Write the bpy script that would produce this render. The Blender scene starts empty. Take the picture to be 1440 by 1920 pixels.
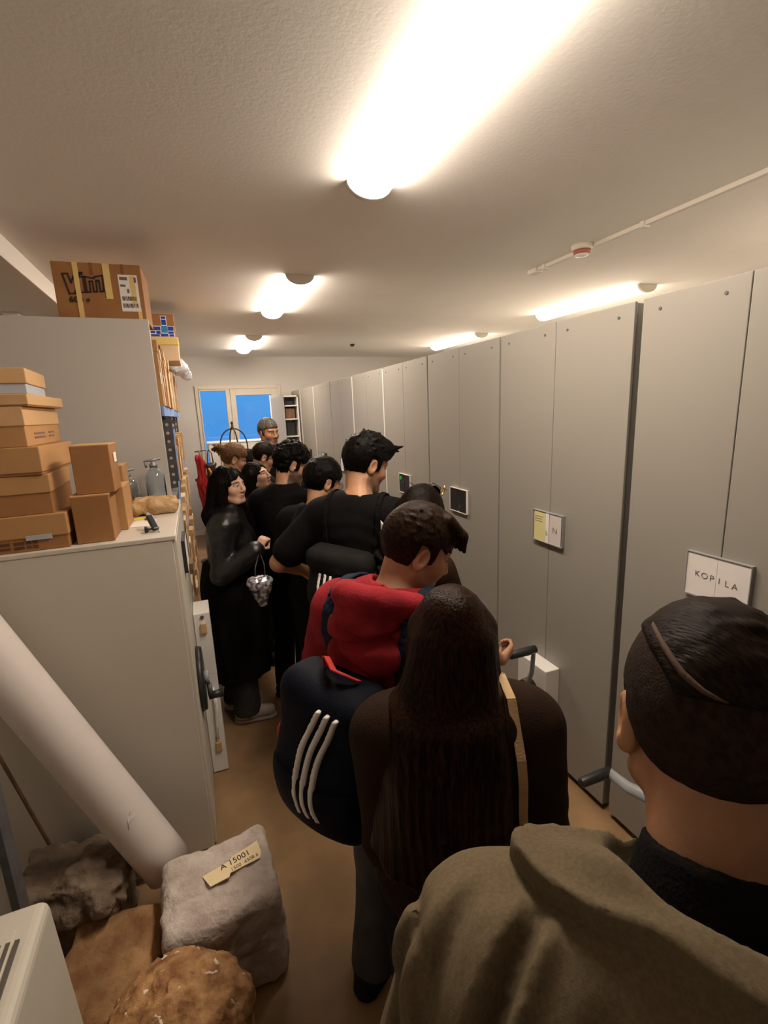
import bpy, bmesh, math, random
import numpy as np
from mathutils import Vector, Matrix

SC = bpy.context.scene
COL = SC.collection

# ------------------------------------------------------------------ camera
CAM_POS = (0.0, 0.0, 1.85)
_cd = bpy.data.cameras.new('camera')
_cd.sensor_fit = 'VERTICAL'; _cd.sensor_height = 36.0
_cd.lens = 36.0 * 891.15 / 1920.0
_cd.clip_start = 0.02; _cd.clip_end = 100
cam = bpy.data.objects.new('camera', _cd); COL.objects.link(cam)
_R = np.array([[0.928, -0.114, 0.353], [-0.369, -0.181, 0.912], [-0.040, -0.977, -0.210]])
_f = _R[:, 2] / np.linalg.norm(_R[:, 2])
_r = _R[:, 0] - _f * np.dot(_R[:, 0], _f); _r /= np.linalg.norm(_r)
_u = np.cross(_r, _f)
cam.matrix_world = Matrix(((_r[0], _u[0], -_f[0], CAM_POS[0]), (_r[1], _u[1], -_f[1], CAM_POS[1]),
                           (_r[2], _u[2], -_f[2], CAM_POS[2]), (0, 0, 0, 1)))
SC.camera = cam

# ------------------------------------------------------------------ world, exposure
SC.view_settings.view_transform = 'Standard'
SC.view_settings.look = 'None'
SC.view_settings.exposure = 0.0
SC.view_settings.gamma = 1.0
SC.view_settings.use_curve_mapping = False
LAMP_STRENGTH = 49.0
LAMP_COLOR = (1.0, 0.85, 0.69)
SKY_LOW = (0.075, 0.33, 0.80)
SKY_HIGH = (0.085, 0.42, 0.98)
SKY_STRENGTH = 1.0
try:
    SC.cycles.use_denoising = True
    SC.cycles.max_bounces = 8
    SC.cycles.diffuse_bounces = 5
    SC.cycles.sample_clamp_indirect = 4.0
except Exception:
    pass
_w = bpy.data.worlds.new('dusk_sky'); SC.world = _w; _w.use_nodes = True
_n = _w.node_tree.nodes; _l = _w.node_tree.links; _n.clear()
_o = _n.new('ShaderNodeOutputWorld'); _bg = _n.new('ShaderNodeBackground')
_tc = _n.new('ShaderNodeTexCoord'); _sx = _n.new('ShaderNodeSeparateXYZ'); _cr = _n.new('ShaderNodeValToRGB')
_cr.color_ramp.elements[0].position = 0.0; _cr.color_ramp.elements[0].color = (*SKY_LOW, 1)
_cr.color_ramp.elements[1].position = 0.12; _cr.color_ramp.elements[1].color = (*SKY_HIGH, 1)
_l.new(_tc.outputs['Generated'], _sx.inputs[0]); _l.new(_sx.outputs['Z'], _cr.inputs[0])
_l.new(_cr.outputs[0], _bg.inputs['Color']); _bg.inputs['Strength'].default_value = SKY_STRENGTH
_l.new(_bg.outputs[0], _o.inputs['Surface'])

# ------------------------------------------------------------------ materials
def srgb(r, g, b):
    f = lambda c: (c / 255 / 12.92) if c / 255 <= 0.04045 else ((c / 255 + 0.055) / 1.055) ** 2.4
    return (f(r), f(g), f(b))
_mats = {}
def mat(name, col, rough=0.6, metal=0.0, var=0.0, vscale=8.0, bump=0.0, bscale=40.0, stretch=(1, 1, 1), col2=None,
        spec=0.5, emit=None, estr=0.0, trans=0.0, alpha=1.0, sheen=0.0, coat=0.0, detail=4.0, contrast=(0.35, 0.65), attr=None):
    if name in _mats: return _mats[name]
    m = bpy.data.materials.new(name); m.use_nodes = True
    nt = m.node_tree; b = nt.nodes['Principled BSDF']
    b.inputs['Base Color'].default_value = (*col, 1); b.inputs['Roughness'].default_value = rough
    b.inputs['Metallic'].default_value = metal
    b.inputs['Specular IOR Level'].default_value = spec
    if trans: b.inputs['Transmission Weight'].default_value = trans
    if alpha < 1: b.inputs['Alpha'].default_value = alpha
    if sheen:
        b.inputs['Sheen Weight'].default_value = sheen; b.inputs['Sheen Roughness'].default_value = 0.5
    if coat: b.inputs['Coat Weight'].default_value = coat
    if emit:
        b.inputs['Emission Color'].default_value = (*emit, 1); b.inputs['Emission Strength'].default_value = estr
    tc = mp = None
    if var or bump or col2:
        tc = nt.nodes.new('ShaderNodeTexCoord'); mp = nt.nodes.new('ShaderNodeMapping')
        mp.inputs['Scale'].default_value = stretch
        nt.links.new(tc.outputs['Object'], mp.inputs['Vector'])
    src = None
    if attr:
        a = nt.nodes.new('ShaderNodeAttribute'); a.attribute_name = attr; src = a.outputs['Color']
        nt.links.new(src, b.inputs['Base Color'])
    if var or col2:
        nz = nt.nodes.new('ShaderNodeTexNoise'); nz.inputs['Scale'].default_value = vscale; nz.inputs['Detail'].default_value = detail
        nt.links.new(mp.outputs[0], nz.inputs['Vector'])
        rp = nt.nodes.new('ShaderNodeValToRGB')
        c2 = col2 if col2 else tuple(max(0, c * (1 - var)) for c in col)
        c1 = col if col2 else tuple(min(1, c * (1 + var)) for c in col)
        rp.color_ramp.elements[0].position = contrast[0]; rp.color_ramp.elements[1].position = contrast[1]
        rp.color_ramp.elements[0].color = (*c2, 1); rp.color_ramp.elements[1].color = (*c1, 1)
        nt.links.new(nz.outputs['Fac'], rp.inputs[0])
        if attr:
            mx = nt.nodes.new('ShaderNodeMix'); mx.data_type = 'RGBA'; mx.blend_type = 'MULTIPLY'; mx.inputs[0].default_value = 1
            nt.links.new(src, mx.inputs[6]); nt.links.new(rp.outputs[0], mx.inputs[7]); nt.links.new(mx.outputs[2], b.inputs['Base Color'])
        else:
            nt.links.new(rp.outputs[0], b.inputs['Base Color'])
    if bump:
        n2 = nt.nodes.new('ShaderNodeTexNoise'); n2.inputs['Scale'].default_value = bscale; n2.inputs['Detail'].default_value = 5
        nt.links.new(mp.outputs[0], n2.inputs['Vector'])
        bp = nt.nodes.new('ShaderNodeBump'); bp.inputs['Strength'].default_value = min(1.0, bump); bp.inputs['Distance'].default_value = 0.01
        nt.links.new(n2.outputs['Fac'], bp.inputs['Height']); nt.links.new(bp.outputs[0], b.inputs['Normal'])
    _mats[name] = m
    return m

M_CEIL = mat('ceiling_paint', (0.90, 0.875, 0.84), 0.9, var=0.02, vscale=1.5, bump=0.08, bscale=60, spec=0.2)
M_WALL = mat('wall_paint', (0.63, 0.60, 0.565), 0.85, var=0.02, vscale=1.2, bump=0.06, bscale=70, spec=0.25)
M_BEAM = mat('beam_paint', (0.82, 0.78, 0.73), 0.8, var=0.02, vscale=2)
M_FLOOR = mat('floor_vinyl', (0.30, 0.185, 0.095), 0.38, var=0.18, vscale=5.0, bump=0.05, bscale=30, spec=0.4)
M_CAB = mat('cabinet_paint', (0.305, 0.287, 0.256), 0.42, var=0.015, vscale=2.0, bump=0.03, bscale=250, spec=0.4)
M_CABD = mat('cabinet_gap_dark', (0.06, 0.05, 0.045), 0.6)
M_PANEL = mat('end_panel_paint', (0.545, 0.515, 0.485), 0.5, var=0.015, vscale=2.0, bump=0.03, bscale=200, spec=0.35)
M_LOWCAB = mat('low_cabinet_paint', (0.62, 0.575, 0.50), 0.45, var=0.015, vscale=2.0, bump=0.03, bscale=200, spec=0.35)
M_WHITE = mat('white_enamel', (0.80, 0.78, 0.74), 0.45, var=0.01)
M_DOORF = mat('door_frame_paint', (0.66, 0.60, 0.50), 0.5, var=0.02)
M_DIFF = mat('lamp_diffuser_glow', (0.9, 0.88, 0.84), 0.5, emit=LAMP_COLOR, estr=LAMP_STRENGTH)
M_LAMPB = mat('lamp_housing', (0.75, 0.70, 0.62), 0.5)
M_CARD = mat('cardboard', srgb(176, 134, 90), 0.8, var=0.06, vscale=6, bump=0.05, bscale=120, spec=0.2)
M_CARD2 = mat('cardboard_dark', srgb(154, 110, 70), 0.82, var=0.07, vscale=6, bump=0.05, bscale=120, spec=0.2)
M_CARDL = mat('cardboard_light', srgb(198, 160, 116), 0.8, var=0.05, vscale=6, bump=0.05, bscale=120, spec=0.2)
M_CREAM = mat('cream_card', srgb(216, 190, 156), 0.8, var=0.04)
M_BLUEGREY = mat('blue_grey_card', srgb(176, 180, 190), 0.8, var=0.04)
M_TAPE = mat('packing_tape', srgb(222, 192, 126), 0.35, var=0.05)
M_TAPEB = mat('brown_tape', srgb(128, 78, 46), 0.4)
M_INK = mat('print_ink', srgb(48, 26, 22), 0.7)
M_INKG = mat('grey_ink', srgb(110, 92, 84), 0.7)
M_PENCIL = mat('pencil_ink', srgb(104, 92, 84), 0.7)
M_PAPER = mat('paper_white', (0.80, 0.77, 0.75), 0.7, var=0.02)
M_PAPERG = mat('paper_yellow_green', srgb(214, 206, 150), 0.7, var=0.03)
M_YELLOW = mat('yellow_note', srgb(240, 226, 60), 0.7)
M_LABELY = mat('stone_label_paper', srgb(236, 216, 172), 0.7, var=0.05)
M_BLACKP = mat('black_plastic', (0.02, 0.02, 0.022), 0.4, var=0.1)
M_BLACKC = mat('black_card', (0.012, 0.012, 0.013), 0.5)
M_GREEN = mat('green_dot', srgb(40, 190, 70), 0.6)
M_GREYP = mat('grey_crank_paint', (0.30, 0.31, 0.33), 0.4, var=0.03)
M_STEEL = mat('galvanised_steel', (0.33, 0.33, 0.35), 0.45, metal=0.6, var=0.2, vscale=20)
M_DSTEEL = mat('dark_steel_upright', (0.12, 0.12, 0.135), 0.45, metal=0.4, var=0.2, vscale=20)
M_BLUE = mat('blue_steel_beam', srgb(120, 150, 205), 0.5, var=0.05)
M_BLUEP = mat('blue_print', srgb(20, 60, 160), 0.6)
M_BLUEL = mat('light_blue_print', srgb(50, 130, 190), 0.6)
M_ACRYL = mat('clear_acrylic', (0.9, 0.9, 0.88), 0.1, trans=0.9, alpha=0.35)
M_GLASS = mat('window_glass', (0.97, 0.98, 1.0), 0.02, trans=1.0)
M_BOTTLE = mat('bottle_glass', (0.86, 0.92, 0.97), 0.03, trans=1.0)
M_IRON = mat('rusty_iron', (0.045, 0.028, 0.02), 0.7, metal=0.3, var=0.3, vscale=40)
M_WRAP = mat('bubble_wrap', (0.86, 0.85, 0.86), 0.15, var=0.1, vscale=40, bump=0.5, bscale=90, coat=0.6)
M_RED = mat('red_cloth', srgb(150, 18, 22), 0.75, var=0.2, vscale=8)
M_TUBE = mat('white_paper_roll', (0.80, 0.735, 0.70), 0.55, var=0.02, bump=0.03, bscale=30)
M_APPL = mat('appliance_plastic', (0.62, 0.585, 0.50), 0.45, var=0.02)
M_VENT = mat('vent_slot_dark', (0.10, 0.09, 0.075), 0.6)
M_WOOD = mat('brown_wood', (0.16, 0.085, 0.045), 0.6, var=0.3, vscale=6, stretch=(8, 8, 1))
M_STONEW = mat('white_limestone', (0.60, 0.525, 0.48), 0.9, col2=(0.43, 0.36, 0.315), vscale=11, bump=0.8, bscale=60, spec=0.2)
M_STONEB = mat('orange_brown_stone', (0.50, 0.28, 0.12), 0.7, col2=(0.22, 0.095, 0.035), vscale=22, bump=0.9, bscale=55, spec=0.35)
M_STONEC = mat('tan_slab_stone', (0.40, 0.235, 0.11), 0.85, col2=(0.22, 0.11, 0.05), vscale=12, bump=0.8, bscale=55, spec=0.2)
M_STONEG = mat('grey_carved_stone', (0.25, 0.19, 0.14), 0.9, col2=(0.14, 0.10, 0.07), vscale=14, bump=0.8, bscale=60, spec=0.2)
M_CRUST = mat('pale_crust', (0.72, 0.60, 0.46), 0.7, var=0.15, vscale=40, bump=0.5, bscale=80)
M_STONEF = mat('flat_tan_stone', (0.60, 0.43, 0.25), 0.9, col2=(0.42, 0.25, 0.11), vscale=20, bump=0.7, bscale=70, spec=0.2)

# ------------------------------------------------------------------ objects
def tag(o, label=None, cat=None, group=None, kind=None):
    if label: o['label'] = label
    if cat: o['category'] = cat
    if group: o['group'] = group
    if kind: o['kind'] = kind
    return o
def thing(name, label, cat, loc=(0, 0, 0), group=None):
    o = bpy.data.objects.new(name, None); COL.objects.link(o)
    o.location = loc; o.empty_display_size = 0.05
    return tag(o, label, cat, group)
def _wloc(o):
    v = Vector((0, 0, 0))
    while o is not None:
        v += o.location; o = o.parent
    return v
def mkmesh(name, verts, faces, smooth=None):
    me = bpy.data.meshes.new(name)
    me.from_pydata([tuple(v) for v in verts], [], [tuple(f) for f in faces])
    if smooth is not None:
        me.polygons.foreach_set('use_smooth', np.array(smooth, dtype=bool))
    me.update()
    return me

class MB:
    """collects simple shapes in world coordinates; build() links them as one mesh object"""
    def __init__(s): s.v = []; s.f = []; s.s = []
    def _add(s, vs, fs, sm):
        b = len(s.v); s.v += [Vector(v) for v in vs]
        for k, f in enumerate(fs):
            s.f.append([b + i for i in f]); s.s.append(sm[k] if isinstance(sm, list) else sm)
        return s
    def box(s, lo, hi, M=None, taper=1.0):
        x0, y0, z0 = lo; x1, y1, z1 = hi
        cx, cy = (x0 + x1) / 2, (y0 + y1) / 2
        t = lambda x, c: c + (x - c) * taper
        vs = [(x0, y0, z0), (x1, y0, z0), (x1, y1, z0), (x0, y1, z0),
              (t(x0, cx), t(y0, cy), z1), (t(x1, cx), t(y0, cy), z1), (t(x1, cx), t(y1, cy), z1), (t(x0, cx), t(y1, cy), z1)]
        if M is not None: vs = [M @ Vector(v) for v in vs]
        return s._add(vs, [(0, 3, 2, 1), (4, 5, 6, 7), (0, 1, 5, 4), (1, 2, 6, 5), (2, 3, 7, 6), (3, 0, 4, 7)], False)
    def cyl(s, a, b, r0, r1=None, n=20, cap=True):
        r1 = r0 if r1 is None else r1
        a = Vector(a); b = Vector(b); d = (b - a).normalized()
        u = d.orthogonal().normalized(); w = d.cross(u)
        vs = []
        for i in range(n):
            t = 2 * math.pi * i / n; e = u * math.cos(t) + w * math.sin(t)
            vs += [a + e * r0, b + e * r1]
        fs = [(2 * i, 2 * ((i + 1) % n), 2 * ((i + 1) % n) + 1, 2 * i + 1) for i in range(n)]; sm = [True] * n
        if cap:
            fs += [tuple(2 * i for i in range(n))[::-1], tuple(2 * i + 1 for i in range(n))]; sm += [False, False]
        return s._add(vs, fs, sm)
    def tube(s, pts, r, n=10, closed=False, sx=1.0):
        pts = [Vector(p) for p in pts]; m = len(pts); vs = []; fs = []
        prev = None
        for i, p in enumerate(pts):
            if closed: d = pts[(i + 1) % m] - pts[i - 1]
            else: d = pts[min(i + 1, m - 1)] - pts[max(i - 1, 0)]
            d.normalize()
            u = d.orthogonal().normalized() if prev is None else (prev - d * prev.dot(d)).normalized()
            prev = u; w = d.cross(u)
            rr = r[i] if isinstance(r, (list, tuple)) else r
            for k in range(n):
                t = 2 * math.pi * k / n
                vs.append(p + u * math.cos(t) * rr + w * math.sin(t) * rr * sx)
        for i in range(m if closed else m - 1):
            j = (i + 1) % m
            for k in range(n):
                l = (k + 1) % n
                fs.append((i * n + k, i * n + l, j * n + l, j * n + k))
        sm = [True] * len(fs)
        if not closed:
            fs += [tuple(range(n))[::-1], tuple((m - 1) * n + k for k in range(n))]; sm += [False, False]
        return s._add(vs, fs, sm)
    def lathe(s, c, prof, n=32, axis=None):
        """prof: list of (radius, height) along +Z from c"""
        c = Vector(c); m = len(prof); vs = []; fs = []
        for (r, h) in prof:
            for k in range(n):
                t = 2 * math.pi * k / n; vs.append(c + Vector((r * math.cos(t), r * math.sin(t), h)))
        for i in range(m - 1):
            for k in range(n):
                l = (k + 1) % n; fs.append((i * n + k, i * n + l, (i + 1) * n + l, (i + 1) * n + k))
        sm = [True] * len(fs)
        fs += [tuple(range(n))[::-1], tuple((m - 1) * n + k for k in range(n))]; sm += [False, False]
        return s._add(vs, fs, sm)
    def quad(s, pts): return s._add(pts, [tuple(range(len(pts)))], False)
    def prism(s, pts, off):
        """closed polygon (points in 3D) extruded by the vector off"""
        n = len(pts); off = Vector(off); vs = [Vector(p) for p in pts] + [Vector(p) + off for p in pts]
        fs = [tuple(range(n))[::-1], tuple(range(n, 2 * n))] + [(i, (i + 1) % n, n + (i + 1) % n, n + i) for i in range(n)]
        return s._add(vs, fs, False)
    def build(s, name, m, parent=None, loc=None, bevel=0.0, seg=2):
        if parent is not None: o_loc = _wloc(parent)
        elif loc is not None: o_loc = Vector(loc)
        else: o_loc = Vector((0, 0, 0))
        me = mkmesh(name, [v - o_loc for v in s.v], s.f, s.s)
        o = bpy.data.objects.new(name, me); COL.objects.link(o)
        if parent is not None: o.parent = parent
        else: o.location = o_loc
        me.materials.append(m)
        if bevel:
            b = o.modifiers.new('edge_softening', 'BEVEL'); b.width = bevel; b.segments = seg; b.limit_method = 'ANGLE'; b.angle_limit = math.radians(40)
        return o

def box(name, lo, hi, m, parent=None, bevel=0.0, M=None, loc=None):
    return MB().box(lo, hi, M).build(name, m, parent, loc=loc, bevel=bevel)
def struct(name, mb, m, bevel=0.0):
    return tag(mb.build(name, m, bevel=bevel), kind='structure')
def text(name, body, size, p, right, up, m, parent, extrude=0.0004, shear=0.0, align='CENTER', spacing=1.0, bold=0.0):
    """lettering laid on a surface: p is the anchor, right / up span the surface"""
    c = bpy.data.curves.new(name, 'FONT'); c.body = body; c.size = size; c.align_x = align; c.align_y = 'CENTER'
    c.extrude = extrude; c.shear = shear; c.space_character = spacing; c.offset = bold
    c.materials.append(m)
    tmp = bpy.data.objects.new(name, c); me = bpy.data.meshes.new_from_object(tmp); bpy.data.objects.remove(tmp)
    o = bpy.data.objects.new(name, me); COL.objects.link(o)
    r = Vector(right).normalized(); u = Vector(up).normalized(); n = r.cross(u)
    o.parent = parent
    q = Vector(p) - _wloc(parent)
    o.matrix_local = Matrix(((r.x, u.x, n.x, q.x), (r.y, u.y, n.y, q.y), (r.z, u.z, n.z, q.z), (0, 0, 0, 1)))
    return o
def rotz(deg, c):
    c = Vector(c)
    return Matrix.Translation(c) @ Matrix.Rotation(math.radians(deg), 4, 'Z') @ Matrix.Translation(-c)

# ------------------------------------------------------------------ implicit surfaces (for bodies, cloth, stones)
BIG = 1.0
_rs = np.random.RandomState(7)
_LAT = _rs.rand(32, 32, 32).astype(np.float32) * 2 - 1
def vnoise(X, Y, Z, sc, seed=0):
    x = X * sc + 11.3 * seed + 100; y = Y * sc + 7.7 * seed + 100; z = Z * sc + 3.1 * seed + 100
    x, y, z = np.broadcast_arrays(x, y, z)
    xi = np.floor(x).astype(np.int32); yi = np.floor(y).astype(np.int32); zi = np.floor(z).astype(np.int32)
    fx = x - xi; fy = y - yi; fz = z - zi
    fx = fx * fx * (3 - 2 * fx); fy = fy * fy * (3 - 2 * fy); fz = fz * fz * (3 - 2 * fz)
    xi &= 31; yi &= 31; zi &= 31; x1 = (xi + 1) & 31; y1 = (yi + 1) & 31; z1 = (zi + 1) & 31
    L = _LAT
    a = L[xi, yi, zi] * (1 - fx) + L[x1, yi, zi] * fx; b = L[xi, y1, zi] * (1 - fx) + L[x1, y1, zi] * fx
    c = L[xi, yi, z1] * (1 - fx) + L[x1, yi, z1] * fx; d = L[xi, y1, z1] * (1 - fx) + L[x1, y1, z1] * fx
    return (a * (1 - fy) + b * fy) * (1 - fz) + (c * (1 - fy) + d * fy) * fz
def _axis(lo, hi, step, fine):
    t = [lo]
    while t[-1] < hi:
        st = step
        for (a, b, s) in fine:
            if a - 1e-6 <= t[-1] <= b: st = min(st, s)
            elif t[-1] < a < t[-1] + st: st = max(min(st, a - t[-1]), 0.3 * s)
        t.append(t[-1] + st)
    return np.array(t, dtype=np.float32)
A3 = lambda v: np.array(v, dtype=np.float64)
class Field:
    def __init__(s, lo, hi, step, fine=()):
        """fine: list of (lo3, hi3, step) boxes meshed more finely"""
        s.ax = [_axis(lo[i], hi[i], step, [(f[0][i], f[1][i], f[2]) for f in fine]) for i in range(3)]
        s.d = np.full([len(a) for a in s.ax], BIG, dtype=np.float32)
    def grid(s, sl=None):
        sl = sl or (slice(None),) * 3
        return s.ax[0][sl[0]][:, None, None], s.ax[1][sl[1]][None, :, None], s.ax[2][sl[2]][None, None, :]
    def sl(s, lo, hi):
        out = []
        for i in range(3):
            a = max(0, int(np.searchsorted(s.ax[i], lo[i])) - 1); b = min(len(s.ax[i]), int(np.searchsorted(s.ax[i], hi[i])) + 1)
            if b <= a: return None
            out.append(slice(a, b))
        return tuple(out)
    def _op(s, sl, dn, k, op):
        d = s.d[sl]
        if op == '+':
            h = np.clip(0.5 + 0.5 * (d - dn) / k, 0, 1); s.d[sl] = d + (dn - d) * h - k * h * (1 - h)
        elif op == '-':
            dn = -dn
            h = np.clip(0.5 - 0.5 * (d - dn) / k, 0, 1); s.d[sl] = d + (dn - d) * h + k * h * (1 - h)
    def rc(s, a, b, ra, rb=None, k=0.02, op='+', pad=0.07):
        rb = ra if rb is None else rb; a = A3(a); b = A3(b); R = max(ra, rb) + pad + k
        sl = s.sl(np.minimum(a, b) - R, np.maximum(a, b) + R)
        if sl is None: return s
        X, Y, Z = s.grid(sl); ab = b - a; L = float(ab @ ab) + 1e-12
        t = np.clip(((X - a[0]) * ab[0] + (Y - a[1]) * ab[1] + (Z - a[2]) * ab[2]) / L, 0, 1)
        dn = np.sqrt((X - a[0] - ab[0] * t) ** 2 + (Y - a[1] - ab[1] * t) ** 2 + (Z - a[2] - ab[2] * t) ** 2) - (ra + (rb - ra) * t)
        s._op(sl, dn.astype(np.float32), k, op); return s
    def el(s, c, r, M=None, k=0.02, op='+', pad=0.07):
        c = A3(c); r = A3(r); R = float(r.max()) + pad + k
        sl = s.sl(c - R, c + R)
        if sl is None: return s
        X, Y, Z = s.grid(sl); q = s._loc(X, Y, Z, c, M)
        k0 = np.sqrt(sum((q[i] / r[i]) ** 2 for i in range(3))); k1 = np.sqrt(sum((q[i] / r[i] ** 2) ** 2 for i in range(3)))
        dn = k0 * (k0 - 1) / np.maximum(k1, 1e-6)
        s._op(sl, dn.astype(np.float32), k, op); return s
    def bx(s, c, half, M=None, rnd=0.01, k=0.02, op='+', pad=0.07):
        c = A3(c); half = A3(half); R = float(np.linalg.norm(half)) + pad + k
        sl = s.sl(c - R, c + R)
        if sl is None: return s
        X, Y, Z = s.grid(sl); q = s._loc(X, Y, Z, c, M)
        e = [np.abs(q[i]) - (half[i] - rnd) for i in range(3)]
        dn = np.sqrt(sum(np.maximum(v, 0) ** 2 for v in e)) + np.minimum(np.maximum(np.maximum(e[0], e[1]), e[2]), 0) - rnd
        s._op(sl, dn.astype(np.float32), k, op); return s
    @staticmethod
    def _loc(X, Y, Z, c, M):
        x, y, z = X - c[0], Y - c[1], Z - c[2]
        if M is None: return np.broadcast_arrays(x, y, z)
        return [x * M[0, i] + y * M[1, i] + z * M[2, i] for i in range(3)]
    def local(s, c, M): return s._loc(*s.grid(), A3(c), M)
    def cut(s, p, n, k=0.004):
        """keep the half-space on the side that n points away from"""
        p = A3(p); n = A3(n); n = n / np.linalg.norm(n); X, Y, Z = s.grid()
        s.inter(((X - p[0]) * n[0] + (Y - p[1]) * n[1] + (Z - p[2]) * n[2]), k); return s
    def inter(s, dn, k=0.004):
        d = s.d; h = np.clip(0.5 - 0.5 * (d - dn) / k, 0, 1)
        s.d = (d + (dn - d) * h + k * h * (1 - h)).astype(np.float32); return s
    def copy(s):
        o = Field.__new__(Field); o.ax = s.ax; o.d = s.d.copy(); return o
    def mesh(s):
        d = s.d; ins = d < 0
        n = np.zeros([x - 1 for x in d.shape], np.int8)
        for i in (0, 1):
            for j in (0, 1):
                for k in (0, 1):
                    n += ins[i:d.shape[0] - 1 + i, j:d.shape[1] - 1 + j, k:d.shape[2] - 1 + k]
        act = (n > 0) & (n < 8); I, J, K = np.nonzero(act); N = len(I)
        if N == 0: return np.zeros((0, 3)), np.zeros((0, 4), int)
        vid = np.full(act.shape, -1, np.int32); vid[I, J, K] = np.arange(N)
        acc = np.zeros((N, 3)); cnt = np.zeros(N)
        cor = [(i, j, k) for i in (0, 1) for j in (0, 1) for k in (0, 1)]
        val = {c: d[I + c[0], J + c[1], K + c[2]].astype(np.float64) for c in cor}
        pos = {c: np.stack([s.ax[0][I + c[0]], s.ax[1][J + c[1]], s.ax[2][K + c[2]]], 1).astype(np.float64) for c in cor}
        for a in cor:
            for ax_ in range(3):
                if a[ax_] == 0:
                    b = tuple(1 if i == ax_ else a[i] for i in range(3))
                    m = (val[a] < 0) != (val[b] < 0)
                    if m.any():
                        t = val[a][m] / (val[a][m] - val[b][m])
                        acc[m] += pos[a][m] + (pos[b][m] - pos[a][m]) * t[:, None]; cnt[m] += 1
        V = acc / np.maximum(cnt, 1)[:, None]
        F = []
        for ax_ in range(3):
            sh = list(d.shape)
            A = ins[tuple(slice(0, sh[i] - 1) if i == ax_ else slice(1, sh[i] - 1) for i in range(3))]
            B = ins[tuple(slice(1, sh[i]) if i == ax_ else slice(1, sh[i] - 1) for i in range(3))]
            for flip, msk in ((False, A & ~B), (True, B & ~A)):
                P = np.array(np.nonzero(msk)).T
                if not len(P): continue
                o1, o2 = [(1, 2), (2, 0), (0, 1)][ax_]
                base = P.copy()
                for i in range(3):
                    if i != ax_: base[:, i] += 1
                def cell(u, w):
                    q = base.copy(); q[:, o1] -= u; q[:, o2] -= w
                    return vid[q[:, 0], q[:, 1], q[:, 2]]
                qd = np.stack([cell(1, 1), cell(0, 1), cell(0, 0), cell(1, 0)], 1)
                if flip: qd = qd[:, ::-1]
                F.append(qd)
        F = np.concatenate(F) if F else np.zeros((0, 4), int)
        F = F[(F >= 0).all(1)]
        return V, F
    def build(s, name, m, parent=None, loc=None, colors=None, islands=True):
        V, F = s.mesh()
        o_loc = np.array(_wloc(parent)) if parent is not None else (A3(loc) if loc is not None else np.zeros(3))
        me = bpy.data.meshes.new(name); nv, nf = len(V), len(F)
        me.vertices.add(nv); me.loops.add(nf * 4); me.polygons.add(nf)
        me.vertices.foreach_set('co', (V - o_loc).astype(np.float32).ravel())
        me.loops.foreach_set('vertex_index', F.astype(np.int32).ravel())
        me.polygons.foreach_set('loop_start', np.arange(0, nf * 4, 4, dtype=np.int32))
        me.polygons.foreach_set('use_smooth', np.ones(nf, dtype=bool))
        me.update(calc_edges=True); me.validate()
        if colors is not None:
            c = colors(V); a = me.color_attributes.new('Col', 'FLOAT_COLOR', 'POINT')
            a.data.foreach_set('color', np.concatenate([c, np.ones((nv, 1))], 1).astype(np.float32).ravel())
        me.materials.append(m)
        o = bpy.data.objects.new(name, me); COL.objects.link(o)
        if parent is not None: o.parent = parent
        else: o.location = o_loc
        return o

# ================================================================== the room
XL, XR, YF, YB, ZC = -1.30, 4.45, -1.9, 8.0, 2.75
struct('floor', MB().box((XL - .1, YF - .1, -0.1), (XR + .1, YB + .12, 0.0)), M_FLOOR)
struct('ceiling', MB().box((XL - .1, YF - .1, ZC), (XR + .1, YB + .12, ZC + .1)), M_CEIL)
struct('wall_left', MB().box((XL - .1, YF - .1, 0), (XL, YB + .12, ZC)), M_WALL)
struct('wall_right', MB().box((XR, YF - .1, 0), (XR + .1, YB + .12, ZC)), M_WALL)
struct('wall_front', MB().box((XL, YF - .1, 0), (XR, YF, ZC)), M_WALL)
DX0, DX1, DZ = 0.087, 1.381, 2.32
_wb = MB().box((XL, YB, 0), (DX0, YB + .12, ZC)).box((DX1, YB, 0), (XR, YB + .12, ZC)).box((DX0, YB, DZ), (DX1, YB + .12, ZC))
struct('wall_back', _wb, M_WALL)
struct('trim_1', MB().box((XL, YF, 2.635), (-0.75, YB, ZC)), M_BEAM, bevel=0.004)
struct('trim_2', MB().box((-1.16, 4.30, 0), (-1.06, 4.42, 2.635)), M_BEAM, bevel=0.006)
struct('baseboard_back', MB().box((XL, YB - .012, 0), (DX0, YB, .07)), M_WHITE)
struct('terrace', MB().box((-3, YB + .13, -0.12), (5, YB + 6, -0.02)), mat('terrace_slab', (0.25, 0.25, 0.26), 0.8, var=0.1))

# glazed door leaf pair in the back wall
door = thing('door_1', 'glazed double balcony door in the far wall, blue dusk behind it', 'door', (DX0, YB, 0)); tag(door, kind='structure')
f = MB()
f.box((DX0, YB - .03, 0), (DX0 + .05, YB + .06, DZ)).box((DX1 - .05, YB - .03, 0), (DX1, YB + .06, DZ)).box((DX0 + .05, YB - .03, DZ - .055), (DX1 - .05, YB + .06, DZ))
f.build('door_frame', M_DOORF, door, bevel=0.004)
def leaf(x0, x1, z1, gx0, gx1, gz1):
    m = MB()
    m.box((x0, YB - .045, .02), (gx0, YB + .02, z1)).box((gx1, YB - .045, .02), (x1, YB + .02, z1))
    m.box((gx0, YB - .045, gz1), (gx1, YB + .02, z1)).box((gx0, YB - .045, .02), (gx1, YB + .02, .14))
    l = m.build('door_leaf', M_DOORF, door, bevel=0.004)
    box('pane', (gx0 - .004, YB - .012, .13), (gx1 + .004, YB - .006, gz1 + .004), M_GLASS, l)
    return l
leaf(DX0 + .05, .59, 2.262, .155, .527, 2.237)
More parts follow.
